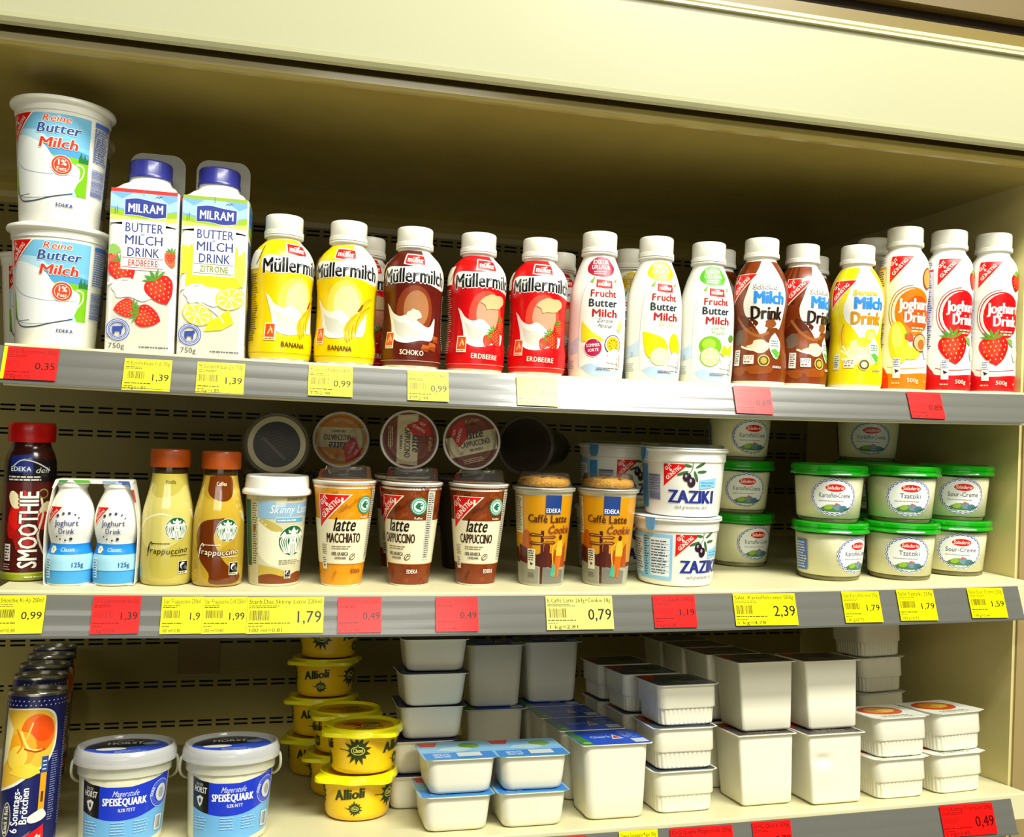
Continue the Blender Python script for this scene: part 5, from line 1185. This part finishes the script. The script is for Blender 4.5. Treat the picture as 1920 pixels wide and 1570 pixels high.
put('latte_cup', 'l2', lambda: latte_cup(False), 'brown cappuccino cup with clear dome beside the first cookie cup', 'cup', G, 2, .1915, .045, 0, -4)
put('cookie_cup', 'ck', cookie_cup, 'yellow coffee cup with cookie lid beside the brown cappuccino cup', 'cup', 'coffee cups with cookies', 2, .2640, .044, 0, 5)
put('cookie_cup', 'ck', cookie_cup, 'yellow coffee cup with cookie lid beside the stacked zaziki tubs', 'cup', 'coffee cups with cookies', 2, .3365, .041, 0, -6)
# cups lying on the row behind, discs towards the shopper
def lying(yaw=0, pitch=0): return Matrix.Rotation(radians(yaw), 4, 'Z') @ Matrix.Rotation(radians(90 - pitch), 4, 'X')
G = 'cups lying on top of the second row'
def lie(key, fn, label, x, z, y, rot, yaw=0, pitch=0):
    t = lying(yaw, pitch); ax = t @ Vector((0, 0, .108))
    place('latte_cup', key, fn, label, 'cup', G, 2, x - ax.x, y - ax.y, z - Z2 - ax.z - sag(x), rot, t)
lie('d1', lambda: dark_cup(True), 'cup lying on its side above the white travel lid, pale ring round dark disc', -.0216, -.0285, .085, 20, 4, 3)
lie('l1', lambda: latte_cup(True), 'shaded latte cup lying on its side above the orange macchiato cup, print upside down', .0490, -.0226, .160, 180, -3, 4)
lie('l2', lambda: latte_cup(False), 'cappuccino cup lying on its side with lettering running downwards', .1199, -.0185, .085, -90, 0, 4)
lie('l2', lambda: latte_cup(False), 'cappuccino cup lying on its side with lettering tilted uphill', .1905, -.0185, .090, 14, -6, 4)
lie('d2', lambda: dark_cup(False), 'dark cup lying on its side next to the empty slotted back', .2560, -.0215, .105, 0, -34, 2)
G = 'upright cups of the second row'  # near-black cup colours stand in for the shade behind the front row
for x, key, fn, l in ((-.022, 'd2', lambda: dark_cup(False), 'shade-darkened upright cup in the second row behind the white travel lid'), (.049, 'd2', lambda: dark_cup(False), 'shade-darkened upright cup in the second row behind the orange macchiato cup'), (.121, 'b2', lambda: latte_bare(False), 'shaded upright cup in the second row behind the cappuccino with seal'), (.193, 'd2', lambda: dark_cup(False), 'shade-darkened upright cup in the second row behind the other cappuccino')):
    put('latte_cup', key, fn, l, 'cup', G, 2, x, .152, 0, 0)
G = 'zaziki tubs'
put('zaziki_tub', 'z3', lambda: zaziki(False, True), 'lower white zaziki tub of the front stack, nutrition table showing', T, G, 2, .4225, .0470, 0, 20)
put('zaziki_tub', 'z2', lambda: zaziki(True), 'upper white zaziki tub of the front stack with clear lid', T, G, 2, .4275, .0460, .0764, -7)
put('zaziki_tub', 'z1', lambda: zaziki(False), 'lower zaziki tub in shade behind the front stack', T, G, 2, .3850, .150, 0, 22)
put('zaziki_tub', 'z2', lambda: zaziki(True), 'upper zaziki tub in shade behind the front stack', T, G, 2, .3860, .150, .0764, 20)
G = 'clear cream tubs with green lids'
KN = {'k': 'Kartoffel-Creme', 't': 'Tzatziki', 's': 'Sour-Creme'}
def ktub(k, label, x, y, n, rel): put('cream_tub', 'k' + k, lambda: cream_tub(KN[k]), label, T, G, 2, x, y, n * .0672, rel)
ktub('k', 'lower green-lidded potato cream tub of front row, label turned half away', .6255, .0600, 0, 53)
ktub('k', 'upper green-lidded potato cream tub of front row, label in full view', .6225, .0610, 1, 10)
ktub('t', 'lower green-lidded tzatziki tub of front row', .7165, .0530, 0, 16)
ktub('t', 'upper green-lidded tzatziki tub of front row', .7160, .0540, 1, 16)
ktub('s', 'lower green-lidded sour cream tub beside the side panel', .8055, .0720, 0, 15)
ktub('s', 'upper green-lidded sour cream tub beside the side panel', .8060, .0720, 1, 15)
ktub('k', 'bottom green-lidded tub of the shaded column behind the zaziki', .5640, .170, 0, 36)
ktub('k', 'middle green-lidded tub of the shaded column behind the zaziki', .5600, .170, 1, 16)
ktub('k', 'top green-lidded tub of the shaded column behind the zaziki', .5590, .170, 2, 26)
ktub('k', 'bottom tub of the shaded column behind the tzatziki tubs', .7530, .175, 0, 6)
ktub('k', 'middle tub of the shaded column behind the tzatziki tubs', .7525, .175, 1, 6)
ktub('k', 'top tub of the shaded column behind the tzatziki tubs, label facing front', .7515, .175, 2, 6)
# bottom shelf ---------------------------------------------------------------
G = 'dough cans in a row'
for i, (x, s) in enumerate(((-.2405, .050), (-.2630, .150), (-.2800, .236), (-.2930, .320), (-.3090, .408))):
    put('dough_can', 'ca', lambda: dough_can(True), ('navy dough can with orange rolls at the shelf front', 'second navy dough can from the front, mostly its metal end showing', 'third navy dough can from the front', 'fourth navy dough can from the front', 'rearmost navy dough can of the row')[i], 'can', G, 3, x, s, 0, 0 if i == 0 else 40)
put('quark_bucket', 'qu', quark_bucket, 'blue-labelled quark bucket beside the dough cans', 'bucket', 'quark buckets', 3, -.1560, .057, 0, -3)
put('quark_bucket', 'qu', quark_bucket, 'blue-labelled quark bucket beside the yellow dip tubs', 'bucket', 'quark buckets', 3, -.0545, .056, 0, 0)
G = 'yellow dip tubs'
def dip(logo, label, x, s, n, rel): put('dip_tub', 'a%d' % logo, lambda: dip_tub(logo), label, T, G, 3, x, s, n * .0484, rel)
dip(False, 'lower bright yellow dip tub of the front stack, name in front', .0784, .1000, 0, -10)
dip(True, 'upper bright yellow dip tub of the front stack, splash emblem in front', .0825, .0950, 1, -8)
dip(False, 'lower dip tub of the second stack, right behind the bright yellow front stack', .0650, .1940, 0, -10)
dip(True, 'upper dip tub of the second stack, its lid level with the front stack', .0680, .1910, 1, 5)
for n, l in enumerate(('bottom dip tub of the tall shaded rear stack', 'second dip tub from the bottom of the tall shaded rear stack', 'middle dip tub of the tall shaded rear stack, name showing', 'fourth dip tub from the bottom of the rear stack, splash emblem showing')):
    dip(n == 3, l, .0400 + .003 * n, .292 - .003 * n, n, -14)
def rt(key, fn, label, x, s, up, rot=0.0, group=None): put('food_tub', key, fn, label, T, group, 3, x, s, up, None, rot)
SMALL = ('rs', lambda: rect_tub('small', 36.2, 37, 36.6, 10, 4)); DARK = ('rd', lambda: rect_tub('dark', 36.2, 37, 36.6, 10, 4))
G = 'small white tubs with light blue foil'
rt(*SMALL, 'lower light blue foil tub of the stack beside the yellow dip tubs', .1745, .0500, 0, 0, G)
rt(*SMALL, 'upper light blue foil tub of the stack beside the yellow dip tubs', .1775, .0490, .0371, 1, G)
rt(*SMALL, 'lower light blue foil tub of the stack beside the tall blue foil tub', .2555, .0490, 0, 0, G)
rt(*SMALL, 'upper light blue foil tub of the stack beside the tall blue foil tub', .2562, .0480, .0371, -1, G)
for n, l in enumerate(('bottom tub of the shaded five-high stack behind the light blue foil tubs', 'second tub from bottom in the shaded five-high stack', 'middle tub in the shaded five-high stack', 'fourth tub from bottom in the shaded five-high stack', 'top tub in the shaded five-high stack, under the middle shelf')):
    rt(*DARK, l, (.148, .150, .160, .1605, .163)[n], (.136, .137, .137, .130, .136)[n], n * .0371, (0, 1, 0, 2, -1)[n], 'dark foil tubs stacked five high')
BLUE = ('rb', lambda: rect_tub('blue', 37, 33, 80, 9, 4.5))
G = 'tall white tubs with dark blue foil'
for i, (x, s) in enumerate(((.3500, .0505), (.3465, .1270), (.3445, .2030), (.3430, .2790))):
    rt(*BLUE, ('front tall tub with bright blue foil at the shelf edge', 'second tall blue foil tub from the front', 'third tall blue foil tub from the front', 'fourth tall blue foil tub, carrying another on top')[i], x, s, 0, 0, G)
rt(*BLUE, 'shaded tall tub raised on the blue foil row', .3465, .2930, .0806, 0, G)
rt(*BLUE, 'tall tub deep in shade between five-high stack and blue foil row', .2630, .2700, 0, 0, G)
rt(*BLUE, 'raised tall tub deep in shade between five-high stack and blue foil row', .2640, .2750, .0806, 0, G)
RIB = ('rr', lambda: rect_tub('ribbed', 35.4, 35, 45.4, 9, 2.6))
G = 'ribbed white tubs with dark foil'
for c, (x, s) in enumerate(((.4330, .0610), (.4290, .1460), (.4260, .2320))):
    for n in range(3):
        if c and n == 0: pass
        rt(*RIB, ('bottom', 'middle', 'top')[n] + (' ribbed tub of the front stack beside the tall blue foil tub', ' ribbed tub of the second stack from the front', ' ribbed tub of the rearmost stack in shade')[c], x + (.000, .0015, .006)[n] * (c == 0), s + (.004 if n == 2 else 0), n * .0459, (0, -1, 1)[n], G)
TALL = ('ru', lambda: rect_tub('tall', 34.1, 31.6, 79, 3.5, 3.2))
G = 'tall plain white tubs'
rt(*TALL, 'lower tall white tub beside the ribbed tubs', .5336, .0590, 0, 0, G)
rt(*TALL, 'upper tall white tub beside the ribbed tubs', .5390, .0650, .0796, 0, G)
rt('rx', dented_tub, 'lower tall white tub with a dent in its front wall', .6125, .0440, 0, 0, G)
rt(*TALL, 'upper tall white tub resting on the dented one', .6180, .0560, .0796, 0, G)
for i, s in enumerate((.137, .211, .285)):
    for n in range(2): rt(*TALL, ('lower', 'upper')[n] + (' tall white tub in the second row', ' tall white tub in the third row', ' tall white tub in the fourth row')[i] + ' behind the front pair', .5330, s, n * .0796, 0, G)
CURD = ('rc', lambda: rect_tub('curd', 34.2, 33, 45.8, 10, 2.6))
G = 'ribbed white tubs with orange foil'
rt(*CURD, 'lower orange foil tub of the stack beside the dented tub', .6985, .0480, 0, 0, G)
rt(*CURD, 'upper orange foil tub of the stack beside the dented tub', .7010, .0470, .0463, 0, G)
rt(*CURD, 'lower orange foil tub of the stack nearest the side panel', .7770, .0500, 0, 3, G)
rt(*CURD, 'upper orange foil tub of the stack nearest the side panel', .7820, .0540, .0463, 5, G)
for n, l in enumerate(('bottom', 'second', 'third', 'top')): rt(*CURD, l + (' tub from bottom' if n in (1, 2) else ' tub') + ' of the shaded four-high stack behind orange foil tubs', .7760, .190, n * .0463, 5, G)

# price tags -------------------------------------------------------------------
Y, R_, P_ = YEL, RED, PALE
for args in (
    (1, -.2364, .0430, R_, 'G+G Buttermilch 500g', '0,35', '1 kg=0,70', 'red price tag 0,35 below the buttermilk tubs', 0, False, True),
    (1, -.1380, .0415, Y, 'Mi Butterm.Klassik Erdb 750g', '1,39', '1 kg=1,85', 'yellow price tag 1,39 below the strawberry carton', 0, False, False, .004),
    (1, -.0732, .0430, Y, 'Mi Butterm.Klassik Zitr 750g', '1,39', '1 kg=1,85', 'yellow price tag 1,39 below the lemon carton', 0, False, False, .003),
    (1, .0287, .0420, Y, 'Muellermilch Pet Banane 400ml', '0,99', '1 l=2,48', 'yellow price tag 0,99 below the banana milk bottles'),
    (1, .1237, .0410, Y, 'Muellermilch Pet Schoko 400ml', '0,99', '1 l=2,48', 'yellow price tag 0,99 below the chocolate milk bottle'),
    (1, .2360, .0430, Y, 'Muellermilch Pet Erdbeer 400ml', '0,99', '1 l=2,48', 'yellow price tag washed out by glare below the red milk bottles'),
    (1, .4775, .0440, R_, 'G+G Milchdrink 500ml', '0,69', '1 l=1,38', 'red price tag washed out by glare below the waisted bottles'),
    (1, .6919, .0440, R_, 'G+G Joghurtdrink 500g', '0,89', '1 kg=1,78', 'red price tag below the tall yoghurt drinks'),
    (2, -.2394, .0440, Y, 'Ed Smoothie Ki-Ap 250ml', '0,99', '100 ml=0,40', 'yellow price tag 0,99 below the smoothie'),
    (2, -.1569, .0414, R_, 'G+G Joghurtdrink 4x125g', '1,39', '1 kg=2,78', 'red price tag 1,39 below the small yoghurt drinks'),
    (2, -.0994, .0366, Y, 'Star Frappuccino 250ml', '1,9', '100 ml=0,80', 'yellow price tag 1,9 below the vanilla coffee bottle'),
    (2, -.0609, .0400, Y, 'Star Frappuccino Coff 250ml', '1,99', '100 ml=0,80', 'yellow price tag 1,99 below the brown-swirl coffee bottle'),
    (2, -.0050, .0712, Y, 'Starb.Disc.Skinny Latte 220ml', '1,79', '100 ml=0,81', 'wide yellow price tag 1,79 below the travel-lid cup', 0, True),
    (2, .0654, .0424, R_, 'G+G Latte Macchiato 250ml', '0,49', '1 l=1,96', 'red price tag 0,49 below the orange macchiato cup'),
    (2, .1617, .0430, R_, 'G+G Latte Cappucc. 250ml', '0,49', '1 l=1,96', 'red price tag 0,49 below the brown cappuccino cups'),
    (2, .2900, .0720, P_, 'E.Caffè Latte 263g+Cookie 18g', '0,79', '1 kg=2,81', 'wide pale yellow price tag 0,79 below the cookie cups', 0, True),
    (2, .3952, .0480, R_, 'G+G Zaziki 500g', '1,19', '1 kg=2,38', 'red price tag 1,19 below the zaziki tubs'),
    (2, .5007, .0740, Y, 'Salat. Kartoffelcreme 500g', '2,39', '1 kg=4,78', 'wide yellow price tag 2,39 beside the zaziki stack', 0, True),
    (2, .6189, .0470, Y, 'Salat.Kartoffelcreme 250g', '1,79', '100 g=0,72', 'yellow price tag 1,79 below the potato cream tubs'),
    (2, .6889, .0480, Y, 'Salat.Tzatziki 250g', '1,79', '100 g=0,72', 'yellow price tag 1,79 below the tzatziki tubs'),
    (2, .7818, .0480, Y, 'Salat.Sour Creme 250g', '1,59', '100 g=0,64', 'yellow price tag 1,59 below the sour cream tubs'),
    (3, .2845, .0460, R_, 'G+G Quark 40% 250g', '0,49', '1 kg=1,96', 'red price tag below the light blue foil tubs'),
    (3, .3651, .0430, Y, 'Daware Speisequark Mager 500g', '0,79', '1 kg=1,58', 'yellow price tag on the bottom rail, between two red ones', 0, False, False, -.001),
    (3, .4367, .0720, R_, 'G+G Quark Magerstufe 250g', '0,49', '1 kg=1,96', 'wide red price tag below the ribbed tub stack', 0, True),
    (3, .5191, .0460, R_, 'G+G Quark 500g', '0,79', '1 kg=1,58', 'red price tag 0,79 below the tall white tubs'),
    (3, .7661, .0705, R_, 'G+G Körnig. Frischkäse 200g', '0,49', '1 kg=2,45', 'wide red price tag 0,49 near the side panel', 0, True)):
    price_tag(*args)
